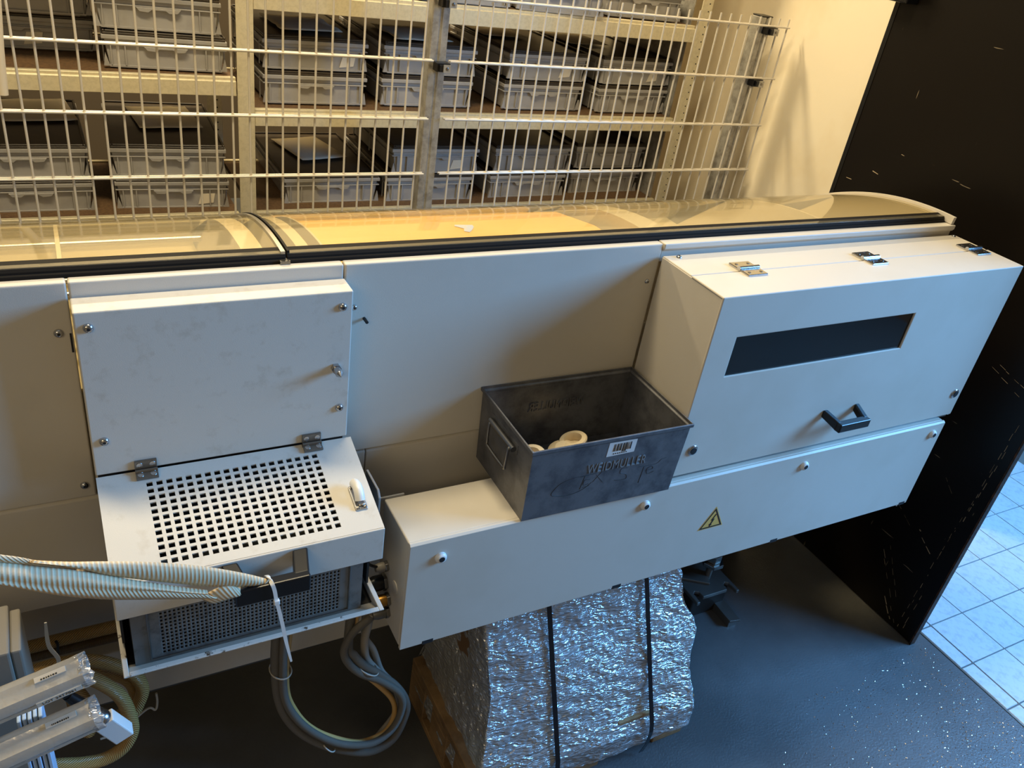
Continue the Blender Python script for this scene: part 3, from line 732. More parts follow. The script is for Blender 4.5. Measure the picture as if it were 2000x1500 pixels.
obj('stud_cone', MB().lathe([(.0065, 0), (.0065, .014), (.0055, .016), (.0005, .024)], (.379, YB - .008, 1.018), (0, -1, 0), 18), M['chrome'], nt_, smooth=35)
# flap: hinge line (YB, .870) sloping to (.974, .815), then a vertical lip
HA = Vector((0, YB - .001, .8695)); HB = Vector((0, .974, .8152)); HD = (HB - HA); HL = HD.length; HD.normalize(); HN = Vector((0, -HD.z, HD.y)); HN = -HN if HN.z < 0 else HN
fl_x0, fl_x1 = .0005, .4115
def fp(u, v, h=0.0): return HA + HD * v + Vector((u, 0, 0)) + HN * h
def perforated():
    mb = MB(); us = [fl_x0]; vs = [0.0]
    nu, nv = 19, 12; pu = (.346 - .067) / nu; pv = .0132; h = .62
    v_off = .0222
    for i in range(nu): c = .067 + pu * (i + .5); us += [c - pu * h / 2, c + pu * h / 2]
    us.append(fl_x1)
    for j in range(nv): c = v_off + pv * (j + .5); vs += [c - pv * h / 2, c + pv * h / 2]
    vs.append(HL)
    nU, nV = len(us), len(vs); T = .003
    ver = [fp(u, v, 0) for v in vs for u in us] + [fp(u, v, -T) for v in vs for u in us]
    K = nU * nV; F = []
    hole = lambda i, j: 0 < i < nU - 1 and 0 < j < nV - 1 and i % 2 == 1 and j % 2 == 1 and i <= nU - 2 and j <= nV - 2
    for j in range(nV - 1):
        for i in range(nU - 1):
            a, b, c, d = j * nU + i, j * nU + i + 1, (j + 1) * nU + i + 1, (j + 1) * nU + i
            if hole(i, j):
                F += [(a, b, b + K, a + K), (b, c, c + K, b + K), (c, d, d + K, c + K), (d, a, a + K, d + K)]
            else:
                F += [(a, b, c, d), (a + K, d + K, c + K, b + K)]
    return mb.add(ver, F)
flap = obj('perforated_flap', perforated(), M['cream_dirty'], hb, fix=False)
lp = MB().box(fl_x0, fl_x1, .970, .974, .7475, .8155)
lp.box(fl_x0, fl_x0 + .003, .972, 1.06, .765, .815).box(fl_x1 - .003, fl_x1, .972, 1.06, .765, .815)
obj('flap_lip', lp, M['cream_dirty'], flap, bevel=.002)
def wall_hinge(x):
    z = HZ0
    h = obj('hinge', MB().box(x - .0165, x + .0165, YB - .005, YB - .0005, z + .003, z + .019), M['steel'], hb, bevel=.001)
    lf = MB(); 
    v = [fp(x + sx * .0165, v_, h_) for h_ in (.0005, .005) for v_ in (.003, .020) for sx in (-1, 1)]
    lf.add(v, [(0, 2, 3, 1), (4, 5, 7, 6), (0, 1, 5, 4), (2, 6, 7, 3), (0, 4, 6, 2), (1, 3, 7, 5)])
    obj('hinge_leaf', lf, M['steel'], h, bevel=.001)
    obj('hinge_knuckle', MB().cyl((x - .0165, YB - .006, z), (x + .0165, YB - .006, z), .0045, n=14), M['steel'], h, smooth=40)
    hs = MB()
    for sx in (-1, 1):
        hs.lathe([(.0048, 0), (.0045, .001), (.002, .0012)], (x + sx * .0095, YB - .005, z + .0115), (0, -1, 0), 12)
        hs.lathe([(.0048, 0), (.0045, .001), (.002, .0012)], fp(x + sx * .0095, .0125, .005), HN, 12)
    obj('hinge_screws', hs, M['chrome'], h)['kind'] = 'stuff'
wall_hinge(.0735); wall_hinge(.340)
# push latch on the flap
la = MB(); v = [fp(x, v_, h_) for h_ in (0, .004) for v_ in (.106, .155) for x in (.3745, .3955)]
la.add(v, [(0, 2, 3, 1), (4, 5, 7, 6), (0, 1, 5, 4), (2, 6, 7, 3), (0, 4, 6, 2), (1, 3, 7, 5)])
lt = obj('latch', la, M['chrome'], hb, bevel=.002)
obj('latch_lever', MB().tube([fp(.385, .106, .010), fp(.385, .116, .017), fp(.385, .130, .017), fp(.385, .141, .009)], .0085, 12, 4), M['white_plastic'], lt, smooth=60)
obj('latch_spring', MB().lathe([(.005, 0), (.006, .001), (.005, .002), (.006, .003), (.005, .004), (.006, .005), (.005, .006)], fp(.386, .145, .003), HN, 12), M['chrome'], lt)
obj('latch_screws', MB().lathe([(.0032, 0), (.003, .0015), (.0012, .002)], fp(.379, .110, .004), HN, 10).lathe([(.0032, 0), (.003, .0015), (.0012, .002)], fp(.391, .151, .004), HN, 10).lathe([(.0032, 0), (.003, .0015), (.0012, .002)], fp(.379, .151, .004), HN, 10), M['steel'], lt)
hh = bow_handle(flap, .150, .282, .970, .800, .922, .024, .032, .008)
obj('chute_shade_liner', MB().box(.004, .008, 1.02, 1.20, .645, .815).box(.404, .408, 1.02, 1.20, .645, .815).box(.004, .408, 1.196, 1.20, .645, .87), M['dark_inside'], hb)  # dark liner added to paint the shade behind the flap holes

# tray below the flap, with perforated basket
ty = thing('drip_tray', 'cream sheet-metal drip tray with chipped rim under the perforated flap', 'tray', (.205, 1.02, .60))
TYF, TZR, TZB = .958, .636, .600
tr = MB()
SP = [(TYF, TZR), (1.20, TZR), (1.20, TZB), (TYF + .062, TZB)]
tr.prism(SP, 'x', .000, .004).prism(SP, 'x', .411, .415).prism([(TYF, TZR), (TYF + .004, TZR), (TYF + .062, TZB + .003), (TYF + .062, TZB)], 'x', .004, .411).box(.004, .411, 1.196, 1.20, TZB, TZR).box(.004, .411, TYF + .062, 1.196, TZB, TZB + .003)
obj('tray_body', tr, M['cream'], ty)
rm = MB().box(-.001, .007, TYF - .001, 1.2, TZR, TZR + .003).box(.408, .4165, TYF - .001, 1.2, TZR, TZR + .003).box(.007, .408, TYF - .001, TYF + .008, TZR, TZR + .003)
obj('tray_rim', rm, M['cream_edge'], ty, bevel=.001)
obj('sludge', MB().prism([(TYF + .040, TZB + .014), (TYF + .060, TZB + .0035), (1.19, TZB + .0035), (1.19, TZB + .014)], 'x', .005, .410), M['dark_inside'], ty)
bk = thing('filter_basket', 'stainless basket with a fine perforated front standing in the drip tray', 'basket', (.2, 1.05, .612))
BX0, BX1, BZ0, BZ1, YK = .018, .385, .616, .803, .990
def perf_round(x0, x1, z0, z1, nx, nz, y):
    mb = MB(); px = (x1 - x0) / nx; pz = (z1 - z0) / nz; r = .31
    for j in range(nz):
        for i in range(nx):
            cx = x0 + px * (i + .5); cz = z0 + pz * (j + .5)
            cor = [(cx - px / 2, y, cz - pz / 2), (cx + px / 2, y, cz - pz / 2), (cx + px / 2, y, cz + pz / 2), (cx - px / 2, y, cz + pz / 2)]
            oc = [(cx + px * r * math.cos(math.radians(-112.5 + 45 * k)), y + .0006, cz + pz * r * math.sin(math.radians(-112.5 + 45 * k))) for k in range(8)]
            mb.add(cor + oc, [(0, 1, 5, 4), (1, 6, 5), (1, 2, 7, 6), (2, 8, 7), (2, 3, 9, 8), (3, 10, 9), (3, 0, 11, 10), (0, 4, 11)])
    return mb
pfm = perf_round(BX0 + .040, BX1 - .040, BZ0 + .016, BZ1, 44, 22, YK)
po = obj('perforated_front', pfm, M['tray_steel'], bk, fix=False)
sd = po.modifiers.new('sheet', 'SOLIDIFY'); sd.thickness = .0012; sd.offset = -1
bf = MB().box(BX0, BX0 + .040, YK, YK + .0015, BZ0, BZ1).box(BX1 - .040, BX1, YK, YK + .0015, BZ0, BZ1).box(BX0 + .04, BX1 - .04, YK, YK + .0015, BZ0, BZ0 + .016)
bf.box(BX0, BX0 + .0015, YK + .0015, 1.17, BZ0, BZ1).box(BX1 - .0015, BX1, YK + .0015, 1.17, BZ0, BZ1)
obj('basket_frame', bf, M['tray_steel'], bk)
obj('folded_edge', MB().box(BX0 + .022, BX0 + .025, YK - .003, YK, BZ0 + .012, BZ1).box(BX1 - .025, BX1 - .022, YK - .003, YK, BZ0 + .012, BZ1).box(BX0 + .022, BX1 - .022, YK - .003, YK, BZ0 + .009, BZ0 + .012), M['steel'], bk, bevel=.001)
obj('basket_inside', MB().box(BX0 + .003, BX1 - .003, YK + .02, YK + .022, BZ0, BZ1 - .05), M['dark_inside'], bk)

# ================================================================== METAL STACKING BIN
bn = thing('stacking_bin', 'worn grey metal stacking bin with embossed lettering and a barcode sticker', 'bin', (.871, 1.099, .7315))
BW, BD, BH = .353, .218, .168          # local coordinates, base centre at the origin
def loc(o): o.matrix_parent_inverse = Matrix.Identity(4); return o
hw, hd_ = BW / 2, BD / 2; t = .0022
b = MB()
def wallq(pts_out, pts_in):
    b.add(pts_out + pts_in, [(0, 1, 2, 3), (7, 6, 5, 4), (0, 4, 5, 1), (1, 5, 6, 2), (2, 6, 7, 3), (3, 7, 4, 0)])
ins = .004
lo = [(-hw + ins, -hd_ + ins), (hw - ins, -hd_ + ins), (hw - ins, hd_ - ins), (-hw + ins, hd_ - ins)]; hi = [(-hw, -hd_), (hw, -hd_), (hw, hd_), (-hw, hd_)]
zr = BH - .012
for k in range(4):
    a, c = lo[k], lo[(k + 1) % 4]; d, e = hi[(k + 1) % 4], hi[k]
    f_ = lambda p, z: (p[0] * (1 - t / hw), p[1] * (1 - t / hd_), z)
    wallq([(a[0], a[1], .003), (c[0], c[1], .003), (d[0], d[1], zr), (e[0], e[1], zr)], [f_(a, .003), f_(c, .003), f_(d, zr), f_(e, zr)])
b.box(-hw + ins, hw - ins, -hd_ + ins, hd_ - ins, .0, .003)
loc(obj('bin_walls', b, M['bin'], bn))
r = MB()
g = .0045
for k in range(4):
    P0, P1 = hi[k], hi[(k + 1) % 4]
    dx, dy = P1[0] - P0[0], P1[1] - P0[1]; L = math.hypot(dx, dy); dx /= L; dy /= L; nx, ny = dy, -dx
    prof = [(-.0022, zr), (.0, zr), (.001, zr + .003), (g, zr + .005), (g, BH), (g - .003, BH + .001), (g - .003, zr + .0065), (-.0022, zr + .004)]
    va = [(P0[0] - dx * q + nx * q, P0[1] - dy * q + ny * q, z) for q, z in prof]; vb = [(P1[0] + dx * q + nx * q, P1[1] + dy * q + ny * q, z) for q, z in prof]
    n = len(prof); r.add(va + vb, [(i, (i + 1) % n, n + (i + 1) % n, n + i) for i in range(n)] + [tuple(range(n))[::-1], tuple(range(n, 2 * n))])
loc(obj('rolled_rim', r, M['bin'], bn, bevel=.0006, seg=1))
# carrying handle on the left end
hx = -hw
wl = MB().tube([(hx, -.042, .128), (hx - .010, -.042, .130), (hx - .013, -.042, .122), (hx - .013, -.040, .088), (hx - .013, -.033, .080), (hx - .013, .033, .080), (hx - .013, .040, .088), (hx - .013, .042, .122), (hx - .010, .042, .130), (hx, .042, .128)], .0032, 10, 4)
loc(obj('wire_handle', wl, M['steel'], bn, smooth=60))
loc(obj('handle_sleeve', MB().tube([(hx - .006, -.050, .1305), (hx - .007, .050, .1305)], .0062, 10, 1), M['steel'], bn, smooth=60))
loc(obj('handle_plate', MB().box(hx - .0005, hx + .002, -.055, .055, .120, .142), M['bin'], bn))
# embossed name, front and (seen from within) back
tmx = Matrix.Translation((-hw + BW * .553, -hd_ + .0022, BH * .585)) @ FRONT
em = loc(obj('embossed_lettering', text_mesh('embossed_lettering', 'WEIDMULLER', .0300, .0022, M['bin_raised'], tmx, .70), None, bn)); em['label'] = 'raised embossed lettering'
tmx = Matrix.Translation((0, hd_ - .0050, BH * .62)) @ FRONT @ Matrix.Diagonal((-1, 1, 1, 1))
loc(obj('embossed_lettering', text_mesh('embossed_lettering', 'WEIDMULLER', .0300, .0016, M['bin'], tmx, .70), None, bn))
X = lambda u: -hw + ins + u * (BW - 2 * ins)
Z = lambda v: v * BH
yf = lambda v: -hd_ + ins * (1 - v) - .0004
sk = MB().add([(X(u), yf(v) - e, Z(v)) for e in (0, .0004) for u, v in ((.464, .727), (.648, .737), (.650, .918), (.466, .922))], [(0, 3, 2, 1), (4, 5, 6, 7), (0, 1, 5, 4), (1, 2, 6, 5), (2, 3, 7, 6), (3, 0, 4, 7)])
stk = loc(obj('barcode_sticker', sk, M['label_white'], bn)); stk['label'] = 'white barcode sticker'
bars = MB(); u = .500
random.seed(3)
while u < .612:
    w_ = random.choice((.002, .003, .005, .007)); 
    bars.box(X(u), X(u + w_), yf(.83) - .0009, yf(.83) - .0005, Z(.775 if .545 < u < .58 else .795), Z(.895)); u += w_ + random.choice((.003, .004, .006, .008))
for k in range(7): bars.box(X(.505 + .014 * k), X(.511 + .014 * k), yf(.77) - .0009, yf(.77) - .0003, Z(.752), Z(.766))
o = loc(obj('barcode_print', bars, M['ink'], stk)); o['kind'] = 'stuff'
scrib = [[(0.429, 0.505), (0.36, 0.507), (0.281, 0.501), (0.205, 0.456), (0.163, 0.358), (0.161, 0.308), (0.192, 0.28), (0.256, 0.258), (0.323, 0.273), (0.376, 0.322), (0.41, 0.385)],
 [(0.327, 0.495), (0.383, 0.504)], [(0.355, 0.499), (0.34, 0.311)], [(0.395, 0.436), (0.36, 0.437), (0.358, 0.368), (0.389, 0.374)], [(0.355, 0.33), (0.397, 0.339)],
 [(0.416, 0.382), (0.466, 0.528)], [(0.43, 0.485), (0.487, 0.353)], [(0.639, 0.502), (0.597, 0.5), (0.596, 0.436), (0.636, 0.407), (0.647, 0.339), (0.602, 0.331), (0.567, 0.346)],
 [(0.715, 0.477), (0.795, 0.47)], [(0.756, 0.467), (0.753, 0.359), (0.748, 0.221)], [(0.778, 0.4), (0.823, 0.407), (0.814, 0.449), (0.782, 0.424), (0.795, 0.342), (0.838, 0.363)], [(0.761, 0.471), (0.84, 0.477), (0.87, 0.529), (0.903, 0.541)]]
sm = MB()
for s in scrib: sm.tube([(X(u), yf(v) + .0002, Z(v)) for u, v in s], .0005, 5, 4)
sw = loc(obj('scratched_writing', sm, M['bin_mark'], bn)); sw['kind'] = 'stuff'; sw['label'] = 'faint hand-scratched writing'
bn.rotation_euler = (0, 0, math.radians(-1.1))

def fitting(x, y, rz, tilt, label):
    f = thing('plastic_fitting', label, 'fitting', (x, y, .7345), 'ivory plastic fittings in the metal bin')
    m4 = Matrix.Translation((0, 0, .002)) @ Matrix.Rotation(rz, 4, 'Z') @ Matrix.Rotation(tilt, 4, 'Y')
    a = MB().lathe([(.031, 0), (.033, .002), (.033, .007), (.029, .010), (.017, .012), (.017, .020)], (0, 0, .0), (0, 0, 1), 28).xform(Matrix.Translation((0, 0, .03)) @ m4)
    loc(obj('flange', a, M['ivory_plastic'], f, smooth=40))
    c = MB(); prof = [(.018, 0), (.018, .012), (.029, .014), (.030, .020), (.028, .023), (.019, .024), (.0175, .020), (.0175, .006), (.001, .005)]
    c.lathe(prof, (0, 0, 0), (0, 0, 1), 28); c.xform(Matrix.Translation((.030, .006, .035)) @ m4 @ Matrix.Rotation(-.25, 4, 'X'))
    loc(obj('collar', c, M['ivory_plastic'], f, smooth=40))
    loc(obj('nozzle', MB().lathe([(.0145, 0), (.0155, .01), (.012, .036), (.010, .038)], (0, 0, .0), (0, 0, 1), 20).xform(Matrix.Translation((.008, .0, .0)) @ Matrix.Rotation(.15, 4, 'X')), M['ivory_plastic'], f, smooth=40))
    return f
fitting(.858, 1.125, .3, -.25, 'ivory plastic flanged fitting in the middle of the metal bin')
fitting(.745, 1.105, 2.2, .2, 'ivory plastic fitting half hidden at the left end of the metal bin')

# ================================================================== PALLET AND WRAPPED LOAD
pl = thing('half_pallet', 'small wooden pallet on the floor under the wrapped load', 'pallet', (.967, 1.105, ZF))
PX0, PX1, PY0, PY1 = .650, 1.284, .926, 1.286
for k in range(5):
    x = PX0 + .132 * k; obj('deck_board', MB().box(x, x + .106, PY0, PY1, ZF + .129, ZF + .150), M['wood'], pl, bevel=.002, seg=1)
for y in (PY0, PY0 + .135, PY1 - .09): obj('cross_board', MB().box(PX0, PX1, y, y + .09, ZF + .108, ZF + .129), M['wood'], pl, bevel=.002, seg=1)
for x, wd in ((PX0, .095), (PX0 + .264, .106), (PX1 - .095, .095)):
    for y in (PY0, PY0 + .135, PY1 - .09): obj('block', MB().box(x, x + wd, y, y + .09, ZF + .019, ZF + .108), M['wood'], pl, bevel=.002, seg=1)
    obj('bottom_board', MB().box(x, x + wd, PY0 + .001, PY1 - .001, ZF, ZF + .019), M['wood'], pl, bevel=.002, seg=1)
ld = thing('wrapped_load', 'pallet load wrapped in crinkled clear stretch film with two black straps', 'wrapped goods', (.967, 1.12, ZF + .15))
obj('carton', MB().box(.710, 1.231, 1.105, 1.265, .051, .400), M['carton'], ld, bevel=.01)
gd = MB()
for k in range(5):
    z = .053 + .061 * k; gd.box(.74 + .004 * (k % 2), 1.224 - .006 * (k % 3), 1.006 + .018 * k, 1.103, z, z + .057)
obj('bundled_goods', gd, M['cargo_grey'], ld, bevel=.006)
def film_point(s, z):
    """s in 0..4 around the load, z height: a loose tube of film from the pallet edge up to the goods"""
    k = max(0.0, min(1.0, (z + .036) / .38)); 
    x0 = PX0 + .002 + (.055) * min(1, k * 1.6); x1 = PX1 - .002 - .028 * k + .030 * math.exp(-((z - .217) / .053) ** 2)
    y0 = .912 if z < .0165 else .912 + (z - .0165) * .46; y1 = 1.290 - .01 * k
    c = [(x0, y0), (x1, y0), (x1, y1), (x0, y1)]
    i = int(s) % 4; f = s - int(s); a, b_ = c[i], c[(i + 1) % 4]
    p = Vector((a[0] + (b_[0] - a[0]) * f, a[1] + (b_[1] - a[1]) * f, z))
    n = Vector(((b_[1] - a[1]), -(b_[0] - a[0]), 0)).normalized()
    return p, n
rows = []; NS = 420; NZ = 130
for j in range(NZ + 1):
    z = -.062 + (.440 + .062) * j / NZ; row = []
    for i in range(NS + 1):
        # dense sampling on front and left, sparse elsewhere
        q = i / NS
        s = 3.0 + q / .22 if q < .22 else (4.0 + (q - .22) / .58 if q < .80 else 5.0 + (q - .80) / .10)
        p, n = film_point(s % 4 if s < 7 else 3.0, z)
        lx = s * .6
        w1 = noise.noise(Vector((lx * 6, z * 9, 1.0))); w2 = noise.noise(Vector((lx * 17 + z * 22, z * 30 - lx * 4, 4.0))); w3 = noise.noise(Vector((lx * 60 - z * 40, z * 85 + lx * 20, 9.0)))
        p = p + n * (.010 * w1 + .0055 * w2 + .0028 * w3)
        if z < .006: p.z += (.006 - z) * .30 * (1 + noise.noise(Vector((lx * 5, 2.0, 0)))) * (1 - .5 * max(0, math.sin((lx) * 5)))
        row.append(p)
    rows.append(row)
fm = obj('stretch_film', MB().grid([r_[::-1] for r_ in rows]), M['film'], ld, smooth=180, fix=False)
cap = MB(); cc = [film_point(k, .439)[0] for k in range(4)]; cap.add(cc, [(0, 1, 2, 3)])
obj('film_top', cap, M['film'], ld, fix=False)
def strap(x, dx):
    st = MB(); pts = []
    for j in range(24):
        z = -.087 + (.445 + .087) * j / 23; p, n = film_point(0.5, max(z, -.04)); pts.append((p.y - .0125 if z > -.04 else p.y - .0125 + (-.04 - z) * .2, z))
    pts += [(1.14, .452), (1.26, .448)]
    for s in range(len(pts) - 1):
        (ya, za), (yb, zb) = pts[s], pts[s + 1]
        ddy, ddz = yb - ya, zb - za; L = math.hypot(ddy, ddz); ny, nz = ddz / L * .0009, -ddy / L * .0009
        xa = x + dx * s / 25; xb = x + dx * (s + 1) / 25; h = .0062
        v = [(xa - h, ya, za), (xa + h, ya, za), (xb + h, yb, zb), (xb - h, yb, zb), (xa - h, ya + ny, za + nz), (xa + h, ya + ny, za + nz), (xb + h, yb + ny, zb + nz), (xb - h, yb + ny, zb + nz)]
        st.add(v, [(0, 1, 2, 3), (7, 6, 5, 4), (0, 4, 5, 1), (2, 6, 7, 3), (1, 5, 6, 2), (3, 7, 4, 0)])
    obj('black_strap', st, M['strap_black'], ld)
strap(.865, 0.0); strap(1.138, .0)

# ================================================================== LEVELLING FOOT AND FLAT BAR
ft = thing('levelling_foot', 'oily steel levelling foot with slotted plate and hexagon nut beside the wrapped load', 'machine foot', (1.622, 1.29, ZF))
pz = -.010
def slotted():
    pts = [(1.538, 1.385), (1.538, 1.216), (1.550, 1.216), (1.552, 1.253), (1.562, 1.260), (1.573, 1.253), (1.574, 1.231), (1.668, 1.231), (1.670, 1.253), (1.681, 1.260), (1.691, 1.253), (1.693, 1.216), (1.704, 1.216), (1.704, 1.385)]
    return MB().prism(pts, 'z', pz, pz + .012)
obj('slotted_plate', slotted(), M['steel_dark'], ft, bevel=.002)
obj('foot_block', MB().box(1.554, 1.691, 1.247, 1.395, ZF, pz), M['dark_inside'], ft, bevel=.006)
obj('wedge_plate', MB().prism([(1.543, 1.405), (1.543, 1.316), (1.622, 1.263), (1.649, 1.311), (1.670, 1.405)], 'z', pz + .012, pz + .022), M['steel_dark'], ft, bevel=.002)
obj('washer', MB().cyl((1.641, 1.298, pz + .069), (1.641, 1.298, pz + .082), .036, n=6), M['steel'], ft, bevel=.002)
obj('hexagon_nut', MB().cyl((1.641, 1.298, pz + .082), (1.641, 1.298, pz + .110), .024, n=6), M['steel'], ft, bevel=.002)
obj('threaded_rod', MB().cyl((1.641, 1.298, pz + .012), (1.641, 1.298, .199), .0105, n=16), M['steel_dark'], ft, smooth=50)
tag(obj('flat_bar', MB().prism([(1.655, 1.274), (1.651, 1.169), (1.688, 1.162), (1.695, 1.266)], 'z', ZF + .025, ZF + .032).box(1.655, 1.691, 1.173, 1.268, ZF, ZF + .025), M['steel_dark'], bevel=.001), 'short flat steel bar on the floor in front of the levelling foot', 'steel bar')

# ================================================================== WEBBING SLING
def ribbon(edges, sub=6, across=6, bulge=.0):
    es = [spline(e, sub) for e in edges]; n = min(len(e) for e in es)
    def resample(e, m_):                      # equal steps along x, so that the ribs run straight across
        out = []; xs = [p.x for p in e]
        for i in range(m_):
            x = xs[0] + (xs[-1] - xs[0]) * i / (m_ - 1); k = 0
            while k < len(e) - 2 and xs[k + 1] < x: k += 1
            f = (x - xs[k]) / max(xs[k + 1] - xs[k], 1e-6); out.append(e[k].lerp(e[k + 1], max(0, min(1, f))))
        return out
    es = [resample(e, n) for e in es]
    rows = []; uv = []; L = 0
    for i in range(n):
        if i: L += (es[0][i] - es[0][i - 1]).length
        row = []
        for k in range(len(es) - 1):
            for c in range(across + (1 if k == len(es) - 2 else 0)):
                f = c / across; p = es[k][i].lerp(es[k + 1][i], f); p = p + Vector((0, -bulge * math.sin(math.pi * f), bulge * .4 * math.sin(math.pi * f)))
                row.append(p); uv.append((L * 1.6, (k + f) * .02))
        rows.append(row)
    return MB().grid(rows, uv)
R1T=[(-0.080,0.863,0.992),(-0.044,0.872,0.970),(-0.000,0.883,0.947),(0.054,0.895,0.918),(0.119,0.908,0.878),(0.176,0.918,0.837),(0.217,0.925,0.803)]
R1B=[(-0.079,0.863,0.990),(-0.035,0.875,0.953),(-0.002,0.883,0.923),(0.033,0.891,0.897),(0.083,0.901,0.863),(0.138,0.912,0.828),(0.213,0.925,0.792)]
R2T=[(-0.122,0.851,1.017),(-0.109,0.855,1.005),(-0.073,0.865,0.978),(-0.035,0.875,0.952),(0.021,0.888,0.905),(0.083,0.901,0.858),(0.120,0.908,0.832)]
R2M=[(-0.125,0.841,0.997),(-0.112,0.845,0.985),(-0.064,0.858,0.947),(-0.010,0.871,0.912),(0.049,0.885,0.876),(0.088,0.893,0.852),(0.119,0.898,0.834)]
R2B=[(-0.127,0.851,0.987),(-0.114,0.855,0.972),(-0.086,0.863,0.944),(-0.051,0.872,0.913),(-0.001,0.884,0.878),(0.062,0.897,0.844),(0.134,0.911,0.807)]
R3T=[(-0.120,0.851,1.027),(-0.107,0.855,1.016),(-0.091,0.860,1.003),(-0.075,0.864,0.989),(-0.055,0.870,0.971)]
R3B=[(-0.122,0.851,1.017),(-0.109,0.855,1.004),(-0.086,0.862,0.987),(-0.066,0.867,0.973),(-0.035,0.875,0.952)]
sl = thing('webbing_sling', 'ribbed beige webbing sling looped around the black flap handle', 'strap', (.05, .89, .79))
def rib(name, e, bulge=.004, material='webbing'):
    o = obj(name, ribbon(e, bulge=bulge), M[material], sl, smooth=60, fix=False)
    s = o.modifiers.new('thickness', 'SOLIDIFY'); s.thickness = .0018; return o
ext = lambda L: [tuple(Vector(L[0]) + (Vector(L[0]) - Vector(L[1])) * 4)] + L
rib('upper_band', [R1T, R1B], .006); rib('lower_band', [ext(R2T), ext(R2M), ext(R2B)], .006); rib('folded_edge', [ext(R3T), ext(R3B)], .003)
rib('handle_loop', [[(.110, .915, .812), (.132, .912, .826), (.152, .914, .826), (.166, .925, .812)], [(.130, .914, .794), (.150, .908, .803), (.166, .910, .803), (.174, .925, .798)]], .003)
rib('handle_loop', [[(.213, .914, .806), (.219, .922, .806), (.220, .932, .802)], [(.212, .914, .796), (.219, .922, .793), (.220, .932, .789)]], .001)
def cable_tie(name, pts, label, w_=.0022, t_=.0009, head=None, group=None, material='white_plastic'):
    p = spline(pts, 5); v = []; f = []
    for i, q in enumerate(p):
        tdir = (p[min(i + 1, len(p) - 1)] - p[max(i - 1, 0)]).normalized(); side = tdir.cross(Vector((0, 1, 0))).normalized(); nn = tdir.cross(side)
        k = 1.0 if i < len(p) * .8 else 1.0 - .5 * (i / len(p) - .8) / .2
        v += [q - side * w_ * k - nn * t_, q + side * w_ * k - nn * t_, q + side * w_ * k + nn * t_, q - side * w_ * k + nn * t_]
    for i in range(len(p) - 1):
        for c in range(4): f.append((i * 4 + c, i * 4 + (c + 1) % 4, (i + 1) * 4 + (c + 1) % 4, (i + 1) * 4 + c))
    f += [(0, 3, 2, 1), tuple(len(v) - 4 + c for c in range(4))]
    mb = MB().add(v, f)
    if head is None:
        return tag(obj(name, mb, M[material], smooth=30), label, 'cable tie', group)
    tt = thing(name, label, 'cable tie', head, group)
    obj('tie_band', mb, M[material], tt, smooth=30); h = Vector(head)
    obj('tie_head', MB().box(h.x - .0045, h.x + .0045, h.y - .004, h.y + .003, h.z - .004, h.z + .005), M[material], tt, bevel=.0015)
    return tt
cable_tie('cable_tie', [(.209, .935, .806), (.210, .924, .813), (.212, .910, .812), (.215, .9075, .800), (.218, .907, .776), (.225, .908, .735), (.233, .908, .679), (.241, .907, .632)],
          'long white cable tie hanging from the black flap handle', head=(.2175, .906, .776), w_=.0029)

# ================================================================== HOSES AND CABLES
def hose(name, pts, r, material, label, cat, group=None, n=12):
    return tag(obj(name, MB().tube(pts, r, n, 7), M[material], smooth=60), label, cat, group)
hose('braided_hose', [(-0.40,1.25,.448),(-0.223,1.250,0.446),(-0.144,1.250,0.446),(-0.047,1.250,0.447),(0.06,1.250,0.447),(.13,1.25,.447)], .0122, 'braid', 'golden braided hose running straight along the machine base ledge', 'hose')
hose('corrugated_conduit', [(-0.40,1.25,.423),(-0.226,1.250,0.423),(-0.147,1.250,0.421),(-0.050,1.250,0.421),(0.06,1.250,0.420),(.13,1.25,.42)], .0105, 'ribbed_tan', 'brown corrugated conduit lying just below the straight braided hose', 'conduit')
HA_=[(-0.30,1.16,.44),(-0.171,1.150,0.482),(-0.140,1.150,0.489),(-0.101,1.150,0.493),(-0.058,1.150,0.485),(-0.016,1.150,0.457),(0.016,1.150,0.416),(0.027,1.150,0.373),(0.016,1.150,0.333),(0.001,1.150,0.311),(-.05,1.16,.28)]
HB_=[(-0.30,1.10,.46),(-0.167,1.100,0.519),(-0.135,1.100,0.534),(-0.106,1.100,0.532),(-0.070,1.100,0.514),(-0.039,1.100,0.479),(-0.011,1.100,0.428),(0.000,1.100,0.366),(-0.001,1.100,0.323),(-0.019,1.100,0.287),(-0.051,1.100,0.270),(-0.089,1.100,0.276),(-0.128,1.100,0.293),(-0.166,1.100,0.306),(-.3,1.1,.34)]
HC_=[(-0.30,1.12,.45),(-0.171,1.120,0.488),(-0.140,1.120,0.493),(-0.110,1.120,0.492),(-0.089,1.120,0.475),(-0.076,1.120,0.448),(-0.065,1.120,0.401),(-.07,1.12,.33)]
HD_=[(-0.30,1.12,.43),(-0.174,1.120,0.464),(-0.143,1.120,0.471),(-0.120,1.120,0.470),(-0.099,1.125,0.452),(-0.086,1.13,0.425),(-.085,1.13,.34)]
HE_=[(-0.25,1.17,.44),(-0.062,1.170,0.440),(-0.034,1.170,0.423),(0.001,1.170,0.389),(0.013,1.170,0.355),(0.010,1.170,0.319),(-.03,1.17,.28)]
G_ = 'coiled braided hoses at the lower left'
hose('braided_hose', HA_, .0122, 'braid', 'uppermost coiled braided hose passing behind the drip tray corner', 'hose', G_)
hose('braided_hose', HB_, .0122, 'braid', 'large braided hose sweeping in a wide loop around the white plug', 'hose', G_)
hose('braided_hose', HC_, .0115, 'braid', 'short arched braided hose inside the wide hose loop', 'hose', G_)
hose('braided_hose', HD_, .0115, 'braid', 'lowest braided hose of the coil just above the silver bars', 'hose', G_)
